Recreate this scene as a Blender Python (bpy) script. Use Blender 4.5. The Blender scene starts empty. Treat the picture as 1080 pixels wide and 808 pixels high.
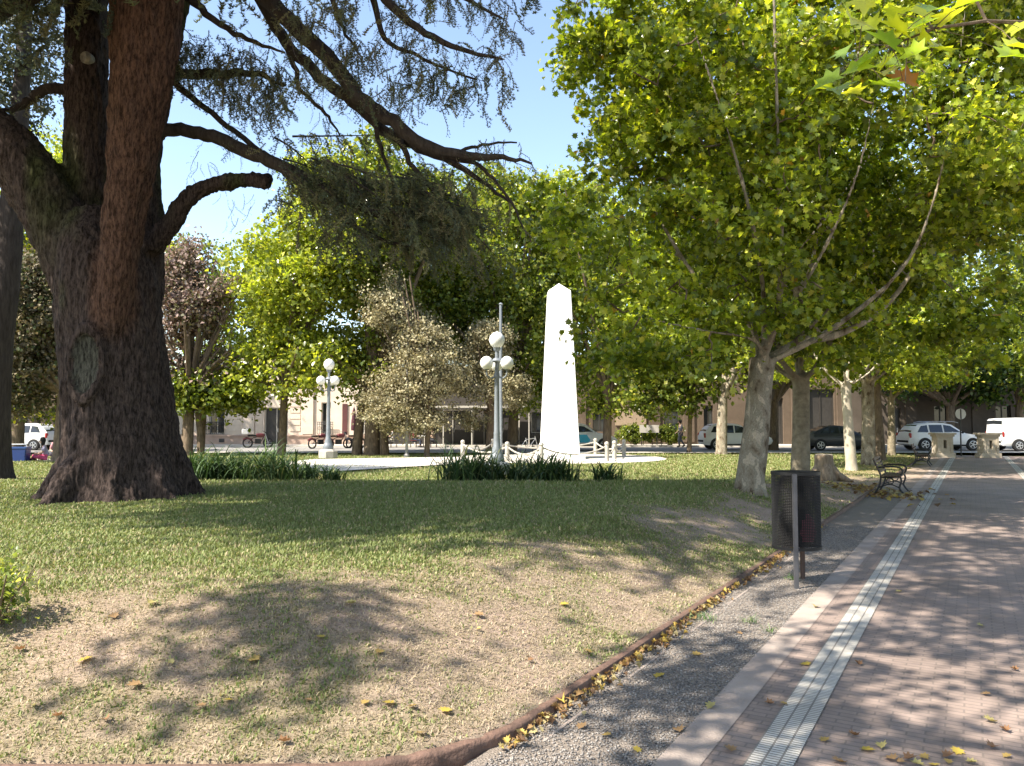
import bpy, bmesh, math, random
import numpy as np
from mathutils import Vector, Matrix
R = math.radians
PI = math.pi
C = bpy.context.scene.collection
SC = bpy.context.scene

# ------------------------------------------------------------------ camera
F = 830.0; HC = 1.7; PITCH = math.atan(42/F)
cam = bpy.data.cameras.new('camera'); co = bpy.data.objects.new('camera', cam); C.objects.link(co)
cam.sensor_width = 36; cam.lens = 36*F/1080; cam.clip_end = 2000; cam.clip_start = .05
co.location = (0, 0, HC); co.rotation_euler = (PI/2+PITCH, 0, 0); SC.camera = co
# ------------------------------------------------------------------ world and sun
SUN_EL = R(50); SH = Vector((0.88, 0.475, 0)).normalized()        # SH: where shadows fall
w = bpy.data.worlds.new('World'); SC.world = w; w.use_nodes = True
nt = w.node_tree; nt.nodes.clear()
sky = nt.nodes.new('ShaderNodeTexSky'); sky.sky_type = 'NISHITA'; sky.sun_disc = False
sky.sun_elevation = SUN_EL
sky.sun_rotation = math.atan2(-SH.x, -SH.y)
sky.air_density = 1.0; sky.dust_density = 0.8; sky.ozone_density = 1.0
bgn = nt.nodes.new('ShaderNodeBackground'); bgn.inputs[1].default_value = 0.14
wo = nt.nodes.new('ShaderNodeOutputWorld')
nt.links.new(sky.outputs[0], bgn.inputs[0]); nt.links.new(bgn.outputs[0], wo.inputs[0])
sl = bpy.data.lights.new('sun', 'SUN'); sl.energy = 5.0; sl.angle = R(.55); sl.color = (1, .95, .86)
so = bpy.data.objects.new('sun', sl); C.objects.link(so)
sd = Vector((SH.x*math.cos(SUN_EL), SH.y*math.cos(SUN_EL), -math.sin(SUN_EL)))
so.rotation_euler = sd.to_track_quat('-Z', 'Y').to_euler()
SC.view_settings.view_transform = 'Standard'; SC.view_settings.look = 'None'
SC.view_settings.exposure = 1.4; SC.view_settings.use_white_balance = True; SC.view_settings.white_balance_temperature = 6950; SC.view_settings.gamma = 1
SC.cycles.max_bounces = 7; SC.cycles.diffuse_bounces = 4; SC.cycles.transmission_bounces = 4; SC.cycles.glossy_bounces = 2
SC.cycles.use_denoising = True
SC.cycles.sample_clamp_indirect = 6

# ------------------------------------------------------------------ helpers
rng = np.random.default_rng(11)
random.seed(5)
TH = math.atan((1026-540)/F); ST, CT = math.sin(TH), math.cos(TH)
W_CURB = 2.2; Y_B = 3.86; R_C = .62

def hashn(i, j, k, seed):
    h = (i.astype(np.int64)*374761393 + j.astype(np.int64)*668265263 + k.astype(np.int64)*2147483647*7 + k.astype(np.int64)*1274126177 + seed*974711) & 0xffffffff
    h = ((h ^ (h >> 13))*1274126177) & 0xffffffff
    h = (h ^ (h >> 16)) & 0xffffff
    return h/float(0xffffff)
def vnoise(x, y, z=None, seed=0):
    x = np.asarray(x, float); y = np.asarray(y, float); z = np.zeros_like(x) if z is None else np.asarray(z, float)
    i, j, k = np.floor(x), np.floor(y), np.floor(z)
    fx, fy, fz = x-i, y-j, z-k
    fx, fy, fz = [t*t*(3-2*t) for t in (fx, fy, fz)]
    r = 0
    for a in (0, 1):
        for b in (0, 1):
            for c in (0, 1):
                wt = (fx if a else 1-fx)*(fy if b else 1-fy)*(fz if c else 1-fz)
                r = r+wt*hashn(i+a, j+b, k+c, seed)
    return r
def fbm(x, y, z=None, o=4, seed=0):
    s = 0; a = .5; n = 0
    x = np.asarray(x, float); y = np.asarray(y, float); z = None if z is None else np.asarray(z, float)
    for q in range(o):
        s = s+a*vnoise(x*2**q, y*2**q, None if z is None else z*2**q, seed+q*17); n += a; a *= .5
    return s/n
def sstep(t): t = np.clip(t, 0, 1); return t*t*(3-2*t)
def lawn_s(x, y):
    s1 = y*ST-x*CT-W_CURB; s2 = y-Y_B
    a = np.maximum(R_C-s1, 0); b = np.maximum(R_C-s2, 0)
    return np.where((s1 < R_C) & (s2 < R_C), R_C-np.hypot(a, b), np.minimum(s1, s2))
def hgt(x, y):
    x = np.asarray(x, float); y = np.asarray(y, float)
    s = lawn_s(x, y)
    fade = 1-sstep((y-15)/7.)
    h = .055+(.40*fade+.06*(1-sstep((y-30)/8)))*sstep((s+.15)/2.1)+.05*(fbm(x*.7, y*.7, o=2, seed=3)-.5)*sstep(s/.8)+.018*(fbm(x*4, y*4, o=3, seed=9)-.5)*sstep(s/.3)
    return np.where(s > 0, h, -.04)
def ray(u, v):
    cx = (u-540)/F; cy = (404-v)/F
    return Vector((cx, math.cos(PITCH)-cy*math.sin(PITCH), math.sin(PITCH)+cy*math.cos(PITCH)))
def P(u, v, y):
    d = ray(u, v); return Vector((0, 0, HC))+d*(y/d.y)
def Z(u, v, z=0):
    d = ray(u, v); return Vector((0, 0, HC))+d*((z-HC)/d.z)
def G(u, v):
    d = ray(u, v); t = 2.5
    while t < 90:
        p = Vector((0, 0, HC))+d*t
        if p.z <= float(hgt(p.x, p.y)): return Vector((p.x, p.y, float(hgt(p.x, p.y))))
        t += .03 if t < 20 else .1
    return p
def pw(wl, y): return Vector(((y*ST-wl)/CT, y, 0))       # lateral offset from the walk's axis line, forward distance
def onw(wl, y, dz=0):
    p = pw(wl, y); p.z = float(hgt(p.x, p.y))+dz; return p

# materials -------------------------------------------------
def nodes(m): m.use_nodes = True; n = m.node_tree; return n, n.nodes['Principled BSDF']
def mat(name, col, rough=.7, metal=0, spec=.5, noise=0, scale=8, col2=None, bump=0, bscale=None, coord='Object', stretch=None):
    m = bpy.data.materials.new(name); n, b = nodes(m)
    b.inputs['Base Color'].default_value = (*col, 1); b.inputs['Roughness'].default_value = rough
    b.inputs['Metallic'].default_value = metal; b.inputs['Specular IOR Level'].default_value = spec
    if noise or bump or col2:
        tc = n.nodes.new('ShaderNodeTexCoord'); mp = n.nodes.new('ShaderNodeMapping')
        n.links.new(tc.outputs[coord], mp.inputs[0])
        if stretch: mp.inputs['Scale'].default_value = stretch
        nz = n.nodes.new('ShaderNodeTexNoise'); nz.inputs['Scale'].default_value = scale; nz.inputs['Detail'].default_value = 6
        nz.inputs['Roughness'].default_value = .65
        n.links.new(mp.outputs[0], nz.inputs['Vector'])
        c2 = col2 if col2 else tuple(c*(1-noise) for c in col)
        cr = n.nodes.new('ShaderNodeValToRGB'); cr.color_ramp.elements[0].position = .35; cr.color_ramp.elements[1].position = .65
        cr.color_ramp.elements[0].color = (*c2, 1); cr.color_ramp.elements[1].color = (*col, 1)
        n.links.new(nz.outputs[0], cr.inputs[0]); n.links.new(cr.outputs[0], b.inputs['Base Color'])
        if bump:
            nb = n.nodes.new('ShaderNodeTexNoise'); nb.inputs['Scale'].default_value = bscale or scale*4; nb.inputs['Detail'].default_value = 5
            n.links.new(mp.outputs[0], nb.inputs['Vector'])
            bp = n.nodes.new('ShaderNodeBump'); bp.inputs['Strength'].default_value = bump; bp.inputs['Distance'].default_value = .02
            n.links.new(nb.outputs[0], bp.inputs['Height']); n.links.new(bp.outputs[0], b.inputs['Normal'])
    return m
def leafmat(name, trans=.45, gloss=.26, tmul=(1.8, 1.75, .5)):
    m = bpy.data.materials.new(name); m.use_nodes = True; n = m.node_tree; n.nodes.clear()
    at = n.nodes.new('ShaderNodeAttribute'); at.attribute_name = 'tint'
    di = n.nodes.new('ShaderNodeBsdfPrincipled'); di.inputs['Roughness'].default_value = gloss; di.inputs['Specular IOR Level'].default_value = .5
    tr = n.nodes.new('ShaderNodeBsdfTranslucent')
    mu = n.nodes.new('ShaderNodeVectorMath'); mu.operation = 'MULTIPLY'; mu.inputs[1].default_value = tmul
    mx = n.nodes.new('ShaderNodeMixShader'); mx.inputs[0].default_value = trans
    ou = n.nodes.new('ShaderNodeOutputMaterial')
    n.links.new(at.outputs['Color'], di.inputs['Base Color']); n.links.new(at.outputs['Color'], mu.inputs[0])
    n.links.new(mu.outputs[0], tr.inputs[0]); n.links.new(di.outputs[0], mx.inputs[1]); n.links.new(tr.outputs[0], mx.inputs[2])
    n.links.new(mx.outputs[0], ou.inputs[0]); return m

# mesh collecting -------------------------------------------------
class MB:
    def __init__(s): s.v = []; s.f = []; s.m = []
    def add(s, V, Fs, mi=0):
        o = len(s.v); s.v += [tuple(p) for p in V]; s.f += [tuple(i+o for i in f) for f in Fs]; s.m += [mi]*len(Fs)
    def box(s, c, d, rz=0, mi=0, M=None, taper=1.0):
        hx, hy, hz = d[0]/2, d[1]/2, d[2]/2; V = []
        for z in (-hz, hz):
            k = 1 if z < 0 else taper
            for x, y in ((-hx*k, -hy*k), (hx*k, -hy*k), (hx*k, hy*k), (-hx*k, hy*k)): V.append(Vector((x, y, z)))
        m = (M or Matrix.Rotation(rz, 4, 'Z')); V = [m @ p+Vector(c) for p in V]
        s.add(V, [(0, 3, 2, 1), (4, 5, 6, 7), (0, 1, 5, 4), (1, 2, 6, 5), (2, 3, 7, 6), (3, 0, 4, 7)], mi)
        return s
    def tube(s, pts, rad, n=8, mi=0, cap=True):
        V, Fs = tube_arr(pts, rad, n, cap); s.add(V, Fs, mi); return s
    def lathe(s, prof, c=(0, 0, 0), n=16, mi=0):
        V = []; Fs = []
        for r, z in prof:
            for k in range(n): a = 2*PI*k/n; V.append((c[0]+r*math.cos(a), c[1]+r*math.sin(a), c[2]+z))
        for i in range(len(prof)-1):
            for k in range(n): Fs.append((i*n+k, i*n+(k+1) % n, (i+1)*n+(k+1) % n, (i+1)*n+k))
        Fs.append(tuple(range(n))[::-1]); Fs.append(tuple((len(prof)-1)*n+k for k in range(n)))
        s.add(V, Fs, mi); return s
    def prism(s, poly, y0, y1, mi=0, M=None):
        n = len(poly); V = [Vector((x, y0, z)) for x, z in poly]+[Vector((x, y1, z)) for x, z in poly]
        if M: V = [M @ p for p in V]
        Fs = [tuple(range(n)), tuple(range(n, 2*n))[::-1]]+[(i, i+n, (i+1) % n+n, (i+1) % n) for i in range(n)]
        s.add(V, Fs, mi); return s
    def build(s, name, mats, parent=None, smooth=False, bevel=0):
        me = bpy.data.meshes.new(name); me.from_pydata(s.v, [], s.f)
        for m in (mats if isinstance(mats, (list, tuple)) else [mats]): me.materials.append(m)
        me.polygons.foreach_set('material_index', s.m)
        bm = bmesh.new(); bm.from_mesh(me); bmesh.ops.recalc_face_normals(bm, faces=bm.faces)
        if bevel: bmesh.ops.bevel(bm, geom=[e for e in bm.edges if len(e.link_faces) == 2 and e.calc_face_angle(0) > .5], offset=bevel, segments=2, affect='EDGES', clamp_overlap=True)
        bm.to_mesh(me); bm.free()
        if smooth: me.polygons.foreach_set('use_smooth', [True]*len(me.polygons)); me.set_sharp_from_angle(angle=R(40))
        o = bpy.data.objects.new(name, me); C.objects.link(o)
        if parent: o.parent = parent
        return o
def tube_arr(pts, rad, n=8, cap=True):
    pts = [Vector(p) for p in pts]; V = []; Fs = []
    if not hasattr(rad, '__len__'): rad = [rad]*len(pts)
    up = None
    for i, p in enumerate(pts):
        t = (pts[min(i+1, len(pts)-1)]-pts[max(i-1, 0)]); t = t.normalized() if t.length > 1e-9 else Vector((0, 0, 1))
        if up is None: up = t.orthogonal().normalized()
        up = (up-t*up.dot(t)); up = up.normalized() if up.length > 1e-6 else t.orthogonal().normalized()
        b = t.cross(up)
        for k in range(n): a = 2*PI*k/n; V.append(p+(up*math.cos(a)+b*math.sin(a))*rad[i])
    for i in range(len(pts)-1):
        for k in range(n): Fs.append((i*n+k, i*n+(k+1) % n, (i+1)*n+(k+1) % n, (i+1)*n+k))
    if cap: Fs.append(tuple(range(n))[::-1]); Fs.append(tuple((len(pts)-1)*n+k for k in range(n)))
    return V, Fs
def npmesh(name, V, Fa, mt, parent=None, tint=None, smooth=False):
    me = bpy.data.meshes.new(name); V = np.asarray(V, np.float32); Fa = np.asarray(Fa, np.int32); m, k = Fa.shape
    me.vertices.add(len(V)); me.vertices.foreach_set('co', V.ravel())
    me.loops.add(m*k); me.loops.foreach_set('vertex_index', Fa.ravel())
    me.polygons.add(m); me.polygons.foreach_set('loop_start', np.arange(0, m*k, k, dtype=np.int32))
    me.update(calc_edges=True)
    if smooth: me.polygons.foreach_set('use_smooth', np.ones(m, bool))
    if tint is not None:
        dom = 'FACE' if len(tint) == m else 'POINT'
        at = me.attributes.new('tint', 'FLOAT_COLOR', dom)
        at.data.foreach_set('color', np.c_[tint, np.ones(len(tint))].astype(np.float32).ravel())
    if not isinstance(mt, (list, tuple)): mt = [mt]
    for q in mt: me.materials.append(q)
    o = bpy.data.objects.new(name, me); C.objects.link(o)
    if parent: o.parent = parent
    return o
def scatter(TV, TF, pos, rot, scl):
    n = len(pos); TV = np.asarray(TV, float); TF = np.asarray(TF)
    if np.ndim(scl) == 1: scl = np.asarray(scl)[:, None]*np.ones((1, 3))
    V = np.einsum('nij,nkj->nki', rot, TV[None]*scl[:, None, :])+pos[:, None, :]
    Fa = TF[None]+(np.arange(n)*len(TV))[:, None, None]
    return V.reshape(-1, 3), Fa.reshape(-1, TF.shape[1])
def basis(nrm, yaw):
    nrm = nrm/np.linalg.norm(nrm, axis=1)[:, None]
    a = np.c_[np.cos(yaw), np.sin(yaw), np.zeros(len(yaw))]
    t = a-nrm*np.sum(a*nrm, 1)[:, None]; t /= np.linalg.norm(t, axis=1)[:, None]+1e-9
    b = np.cross(nrm, t)
    return np.stack([t, b, nrm], axis=2)
def empty(name, loc=(0, 0, 0), rz=0):
    o = bpy.data.objects.new(name, None); C.objects.link(o); o.location = loc; o.rotation_euler = (0, 0, rz); return o
def tag(o, label=None, cat=None, group=None, kind=None):
    if label: o['label'] = label
    if cat: o['category'] = cat
    if group: o['group'] = group
    if kind: o['kind'] = kind
    return o
def copy_tree(o, parent=None):
    c = o.copy(); C.objects.link(c)
    if parent: c.parent = parent
    for ch in [q for q in bpy.data.objects if q.parent == o]: copy_tree(ch, c)
    return c
def spline(pts, n=4):
    P_ = [np.array(p, float) for p in pts]; P_ = [2*P_[0]-P_[1]]+P_+[2*P_[-1]-P_[-2]]; out = []
    for i in range(1, len(P_)-2):
        for k in range(n):
            t = k/n; a, b, c, d = P_[i-1:i+3]
            out.append(.5*((2*b)+(-a+c)*t+(2*a-5*b+4*c-d)*t*t+(-a+3*b-3*c+d)*t**3))
    out.append(P_[-2]); return out

# common materials ---------------------------------------
M = {}
M['leaf'] = leafmat('plane_leaf')
M['leaf_dry'] = leafmat('dry_leaf', .25, .7, (1.1, 1.0, .8))
M['needle'] = leafmat('needle', .2, .6, (1.1, 1.1, .9))
M['blade'] = leafmat('grass_blade', .3, .7, (1.2, 1.2, .8))
M['bark_dark'] = mat('cedar_bark', (.062, .05, .044), .92, spec=.2, col2=(.028, .022, .019), scale=5, bump=.9, bscale=16, stretch=(3, 3, .55))
M['bark_brown'] = mat('brown_bark', (.2, .15, .105), .9, spec=.2, col2=(.09, .066, .047), scale=6, bump=.6, bscale=22, stretch=(2, 2, .6))
M['concrete'] = mat('concrete', (.44, .41, .36), .85, noise=.25, scale=3, bump=.3, bscale=40)
M['white'] = mat('white_paint', (.82, .81, .79), .6, noise=.08, scale=2)
M['iron'] = mat('dark_iron', (.035, .035, .037), .5, metal=.3, noise=.3, scale=12)
M['grey_metal'] = mat('grey_metal', (.17, .19, .21), .45, metal=.3, noise=.15, scale=6)
M['glass'] = mat('dark_glass', (.02, .025, .03), .08, spec=.8)
M['rubber'] = mat('rubber', (.02, .02, .02), .85, noise=.3, scale=20)
M['rim'] = mat('wheel_rim', (.45, .46, .48), .35, metal=.7)
M['globe'] = mat('lamp_globe', (.8, .8, .77), .3, noise=.06, scale=5)
def bark_plane():
    m = bpy.data.materials.new('plane_bark'); n, b = nodes(m); b.inputs['Roughness'].default_value = .85; b.inputs['Specular IOR Level'].default_value = .2
    tc = n.nodes.new('ShaderNodeTexCoord'); mp = n.nodes.new('ShaderNodeMapping'); mp.inputs['Scale'].default_value = (1.3, 1.3, .75)
    n.links.new(tc.outputs['Object'], mp.inputs[0])
    def nz(s, d=4, dist=0):
        q = n.nodes.new('ShaderNodeTexNoise'); q.inputs['Scale'].default_value = s; q.inputs['Detail'].default_value = d; q.inputs['Distortion'].default_value = dist
        n.links.new(mp.outputs[0], q.inputs['Vector']); return q
    a = nz(4.2, 5, .3); r = n.nodes.new('ShaderNodeValToRGB'); e = r.color_ramp.elements
    e[0].position = .36; e[0].color = (.09, .065, .042, 1); e[1].position = .42; e[1].color = (.2, .165, .12, 1)
    for p_, c_ in ((.52, (.27, .235, .18, 1)), (.56, (.22, .2, .15, 1)), (.6, (.4, .34, .26, 1))):
        q = r.color_ramp.elements.new(p_); q.color = c_
    n.links.new(a.outputs[0], r.inputs[0])
    bb = nz(45, 5); mx = n.nodes.new('ShaderNodeMix'); mx.data_type = 'RGBA'; mx.blend_type = 'MULTIPLY'; mx.inputs[0].default_value = .6
    r2 = n.nodes.new('ShaderNodeValToRGB'); r2.color_ramp.elements[0].position = .3; r2.color_ramp.elements[0].color = (.45, .42, .4, 1); r2.color_ramp.elements[1].position = .6
    n.links.new(bb.outputs[0], r2.inputs[0]); n.links.new(r.outputs[0], mx.inputs[6]); n.links.new(r2.outputs[0], mx.inputs[7]); n.links.new(mx.outputs[2], b.inputs['Base Color'])
    bp = n.nodes.new('ShaderNodeBump'); bp.inputs['Strength'].default_value = .5; bp.inputs['Distance'].default_value = .02
    ad = n.nodes.new('ShaderNodeMath'); n.links.new(a.outputs[0], ad.inputs[0]); n.links.new(bb.outputs[0], ad.inputs[1])
    n.links.new(ad.outputs[0], bp.inputs['Height']); n.links.new(bp.outputs[0], b.inputs['Normal']); return m
M['bark_plane'] = bark_plane()

# ------------------------------------------------------------------ ground
def axis(segs):
    out = [segs[0][0]]
    for a, b, st in segs:
        k = max(1, int(round((b-a)/st))); out += list(np.linspace(a, b, k+1)[1:])
    return np.array(out)
gx = axis([(-400, -60, 40), (-60, -14, 1.5), (-14, -6, .25), (-6, 9, .075), (9, 16, .3), (16, 60, 1.5), (60, 400, 40)])
gy = axis([(-60, -4, 4), (-4, 3.2, .4), (3.2, 9, .06), (9, 24, .12), (24, 60, .8), (60, 600, 45)])
X, Y = np.meshgrid(gx, gy); x = X.ravel(); y = Y.ravel(); z = hgt(x, y)
nx, ny = len(gx), len(gy)
I = (np.arange(ny-1)[:, None]*nx+np.arange(nx-1)[None]).ravel()
Fq = np.c_[I, I+1, I+nx+1, I+nx]
def cover(x, y):
    s = lawn_s(x, y)
    s2 = y-Y_B; s1 = y*ST-x*CT-W_CURB
    n1 = fbm(x*.55+7, y*.55, o=3, seed=21); n2 = fbm(x*1.9, y*1.9, o=3, seed=33); n3 = fbm(x*7, y*7, o=3, seed=41)
    g = .05+.75*sstep((s2-1.1)/2.0)*sstep((s1-.7)/2.2)
    g = g+(n1-.5)*1.2+(n2-.5)*1.0+(n3-.5)*.5+.26+.2*sstep((s2-2.2)/2)*sstep((s1-1.6)/2)
    g = g+.2*(1-sstep((y-14)/3.))*sstep((y-7)/3)*sstep((s1-1)/2)-.12*sstep((y-15)/3.)*(1-sstep((y-19)/3.))
    return np.clip(g, 0, 1)
cov = cover(x, y); n4 = fbm(x*12, y*12, o=3, seed=77)
soil = np.array([.45, .35, .295]); soil2 = np.array([.3, .225, .185]); gr = np.array([.11, .12, .045]); gr2 = np.array([.22, .21, .09])
ca = soil[None]*n4[:, None]+soil2[None]*(1-n4)[:, None]
cg = gr[None]*(1-n4)[:, None]+gr2[None]*n4[:, None]
tint = ca*(1-cov)[:, None]+cg*cov[:, None]
far = sstep((y-18)/12)[:, None]
tint = tint*(1-far)+far*(np.array([.2, .2, .075])*(.55+.6*n4[:, None]+.5*(cov[:, None]-.5))+np.array([.09, .06, .035])*(1-cov[:, None]))
def groundmat():
    m = bpy.data.materials.new('lawn_soil'); n, b = nodes(m); b.inputs['Roughness'].default_value = .95; b.inputs['Specular IOR Level'].default_value = .1
    at = n.nodes.new('ShaderNodeAttribute'); at.attribute_name = 'tint'; tc = n.nodes.new('ShaderNodeTexCoord')
    nz = n.nodes.new('ShaderNodeTexNoise'); nz.inputs['Scale'].default_value = 55; nz.inputs['Detail'].default_value = 6; nz.inputs['Roughness'].default_value = .75
    n.links.new(tc.outputs['Object'], nz.inputs['Vector'])
    r = n.nodes.new('ShaderNodeValToRGB'); r.color_ramp.elements[0].position = .32; r.color_ramp.elements[0].color = (.4, .4, .4, 1); r.color_ramp.elements[1].position = .68; r.color_ramp.elements[1].color = (1.35, 1.3, 1.25, 1)
    n.links.new(nz.outputs[0], r.inputs[0])
    mx = n.nodes.new('ShaderNodeMix'); mx.data_type = 'RGBA'; mx.blend_type = 'MULTIPLY'; mx.inputs[0].default_value = .85
    n.links.new(at.outputs['Color'], mx.inputs[6]); n.links.new(r.outputs[0], mx.inputs[7]); n.links.new(mx.outputs[2], b.inputs['Base Color'])
    bp = n.nodes.new('ShaderNodeBump'); bp.inputs['Strength'].default_value = .8; bp.inputs['Distance'].default_value = .02
    n.links.new(nz.outputs[0], bp.inputs['Height']); n.links.new(bp.outputs[0], b.inputs['Normal']); return m
g = npmesh('ground', np.c_[x, y, z], Fq, groundmat(), tint=tint, smooth=True); tag(g, kind='structure')

# paved sheets are rotated so that their own axes follow the walk
def walk_sheet(name, w0, w1, y0, y1, zz, m, nseg=1):
    o = empty('tmp'); bpy.data.objects.remove(o)
    # local x = to the right across the walk (-w), local y = along it
    a0 = y0/CT; a1 = y1/CT
    V = [(-w0, a0, 0), (-w1, a0, 0), (-w1, a1, 0), (-w0, a1, 0)]
    me = bpy.data.meshes.new(name); me.from_pydata([(min(v_[0], 1e9), v_[1], 0) for v_ in V], [], [(0, 1, 2, 3)]); me.materials.append(m)
    ob = bpy.data.objects.new(name, me); C.objects.link(ob); ob.rotation_euler = (0, 0, -TH); ob.location = (0, 0, zz)
    return tag(ob, kind='structure')
def brickmat(name, c1, c2, mortar, bw, bh, msize, scale=1, off=.5, patch=.35, bump=.4, rough=.75):
    m = bpy.data.materials.new(name); n, b = nodes(m); b.inputs['Roughness'].default_value = rough; b.inputs['Specular IOR Level'].default_value = .35
    tc = n.nodes.new('ShaderNodeTexCoord'); bt = n.nodes.new('ShaderNodeTexBrick'); bt.offset = off
    bt.inputs['Scale'].default_value = scale; bt.inputs['Brick Width'].default_value = bw; bt.inputs['Row Height'].default_value = bh; bt.inputs['Mortar Size'].default_value = msize
    bt.inputs['Color1'].default_value = (*c1, 1); bt.inputs['Color2'].default_value = (*c2, 1); bt.inputs['Mortar'].default_value = (*mortar, 1); bt.inputs['Mortar Smooth'].default_value = .2
    n.links.new(tc.outputs['Object'], bt.inputs['Vector'])
    nz = n.nodes.new('ShaderNodeTexNoise'); nz.inputs['Scale'].default_value = .9; nz.inputs['Detail'].default_value = 8; nz.inputs['Roughness'].default_value = .7
    n.links.new(tc.outputs['Object'], nz.inputs['Vector'])
    r = n.nodes.new('ShaderNodeValToRGB'); r.color_ramp.elements[0].position = .35; r.color_ramp.elements[0].color = (1-patch,)*3+(1,); r.color_ramp.elements[1].position = .65; r.color_ramp.elements[1].color = (1.12, 1.12, 1.12, 1)
    n.links.new(nz.outputs[0], r.inputs[0])
    mx = n.nodes.new('ShaderNodeMix'); mx.data_type = 'RGBA'; mx.blend_type = 'MULTIPLY'; mx.inputs[0].default_value = 1
    n.links.new(bt.outputs['Color'], mx.inputs[6]); n.links.new(r.outputs[0], mx.inputs[7]); n.links.new(mx.outputs[2], b.inputs['Base Color'])
    n2 = n.nodes.new('ShaderNodeTexNoise'); n2.inputs['Scale'].default_value = 60; n.links.new(tc.outputs['Object'], n2.inputs['Vector'])
    ad = n.nodes.new('ShaderNodeMath'); ad.operation = 'MULTIPLY_ADD'; ad.inputs[1].default_value = -1.2
    n.links.new(bt.outputs['Fac'], ad.inputs[0]); n.links.new(n2.outputs[0], ad.inputs[2])
    bp = n.nodes.new('ShaderNodeBump'); bp.inputs['Strength'].default_value = bump; bp.inputs['Distance'].default_value = .006
    n.links.new(ad.outputs[0], bp.inputs['Height']); n.links.new(bp.outputs[0], b.inputs['Normal']); return m
mbrick = brickmat('walk_brick', (.3, .23, .2), (.26, .2, .175), (.2, .16, .14), .18, .06, .006, patch=.3)
mtact = brickmat('ribbed_tile', (.6, .57, .52), (.52, .49, .45), (.22, .2, .18), .0733, .03, .006, off=0, patch=.25, bump=.8)
mgrav = mat('gravel_bed', (.34, .29, .25), .95, spec=.2, col2=(.13, .11, .095), scale=70, bump=1, bscale=90)
mband = mat('worn_concrete', (.37, .31, .275), .9, spec=.2, col2=(.27, .22, .195), scale=2.2, bump=.4, bscale=60)
walk_sheet('gravel_strip', W_CURB+.02, 1.40, 0, 20, 0.0, mgrav)
walk_sheet('worn_verge', W_CURB+.02, 1.40, 20, 41, 0.0, mat('worn_verge', (.36, .29, .24), .95, spec=.1, col2=(.24, .18, .14), scale=3, bump=.6, bscale=40))
walk_sheet('concrete_edge', 1.42, 1.21, -5, 41, 0.006, mband)
walk_sheet('brick_walk', 1.215, -3.2, -5, 41, 0.002, mbrick)
walk_sheet('tactile_strip', 1.03, .81, -5, 41, 0.008, mtact)
walk_sheet('tactile_strip', -1.24, -1.46, -5, 41, 0.008, mtact)
walk_sheet('concrete_edge', -3.19, -3.42, -5, 41, 0.006, mband)
walk_sheet('gravel_strip', -3.40, -4.3, -5, 41, -0.002, mgrav)
def sheet(name, pts, zz, m, kind='structure'):
    me = bpy.data.meshes.new(name); me.from_pydata([(p[0], p[1], 0) for p in pts], [], [tuple(range(len(pts)))]); me.materials.append(m)
    o = bpy.data.objects.new(name, me); C.objects.link(o); o.location.z = zz; return tag(o, kind=kind)
mplaza = mat('plaza_paving', (.55, .51, .45), .85, noise=.15, scale=1.5, bump=.2, bscale=30)
masph = mat('asphalt', (.26, .25, .24), .9, noise=.3, scale=1.2, bump=.4, bscale=60)
sheet('road', [(-90, 42.6), (90, 42.6), (90, 51.2), (-90, 51.2)], .055+.07, masph)
sheet('street_edge', [(-90, 41.4), (90, 41.4), (90, 42.62), (-90, 42.62)], .14, mplaza)
sd_ = MB(); sd_.box((0, 54.3, .12), (180, 6.2, .24)); tag(sd_.build('sidewalk', mplaza), kind='structure')
pc = Z(590, 487); OB = Vector((pc.x, 34.6, .10))
pl = MB(); pl.lathe([(4.7, 0), (4.7, .14), (4.62, .16)], (OB.x, OB.y+.5, 0), 48); tag(pl.build('plaza', mplaza), kind='structure')
sheet('path', [G(250, 494)[:2], G(350, 499)[:2], G(500, 490)[:2], G(560, 487)[:2], G(560, 483)[:2], G(330, 486)[:2]], .175, mplaza)
sheet('dirt_path', [G(-80, 527)[:2], G(52, 521)[:2], G(60, 514)[:2], G(-80, 512)[:2]], .215, mat('dirt', (.42, .34, .27), .95, noise=.25, scale=3))

# curb ------------------------------------------------------------
def from_s(s1, s2):
    yy = s2+Y_B; return ((yy*ST-(s1+W_CURB))/CT, yy)
line = [(-16, Y_B), (-8, Y_B), (-4, Y_B), (-2, Y_B)]
for k in range(0, 13):
    t = PI/2*k/12; line.append(from_s(R_C-R_C*math.sin(t), R_C-R_C*math.cos(t)))
for yy in np.arange(5.2, 41, .6): line.append(from_s(0, yy-Y_B))
def sweep(path, prof, name, m):
    V = []; Fs = []; n = len(prof)
    for i, p in enumerate(path):
        a = path[max(i-1, 0)]; b = path[min(i+1, len(path)-1)]; t = Vector((b[0]-a[0], b[1]-a[1])).normalized(); nr = Vector((t.y, -t.x))
        wob = .004*math.sin(i*1.7)
        for d, h in prof: V.append((p[0]+nr.x*(d+wob), p[1]+nr.y*(d+wob), h+wob))
    for i in range(len(path)-1):
        for k in range(n-1): Fs.append((i*n+k, i*n+k+1, (i+1)*n+k+1, (i+1)*n+k))
    mb = MB(); mb.add(V, Fs); return mb.build(name, m, smooth=True)
prof = [(.034, -.05), (.036, .04), (.028, .056), (.014, .062), (-.014, .062), (-.028, .056), (-.036, .04), (-.034, -.05)]
mterra = mat('terracotta', (.17, .1, .075), .8, col2=(.09, .055, .042), scale=7, bump=.6, bscale=35)
cb = sweep([(p[0], p[1]) for p in [tuple(np.array(line[i])*(1-t)+np.array(line[i+1])*t) for i in range(len(line)-1) for t in (0, .5)]], prof, 'lawn_edging', mterra)
tag(cb, 'low rounded terracotta edging strip curving round the lawn corner', 'edging')
gp = [(p[0], p[1]) for p in line if p[1] < 11.5]
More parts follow.
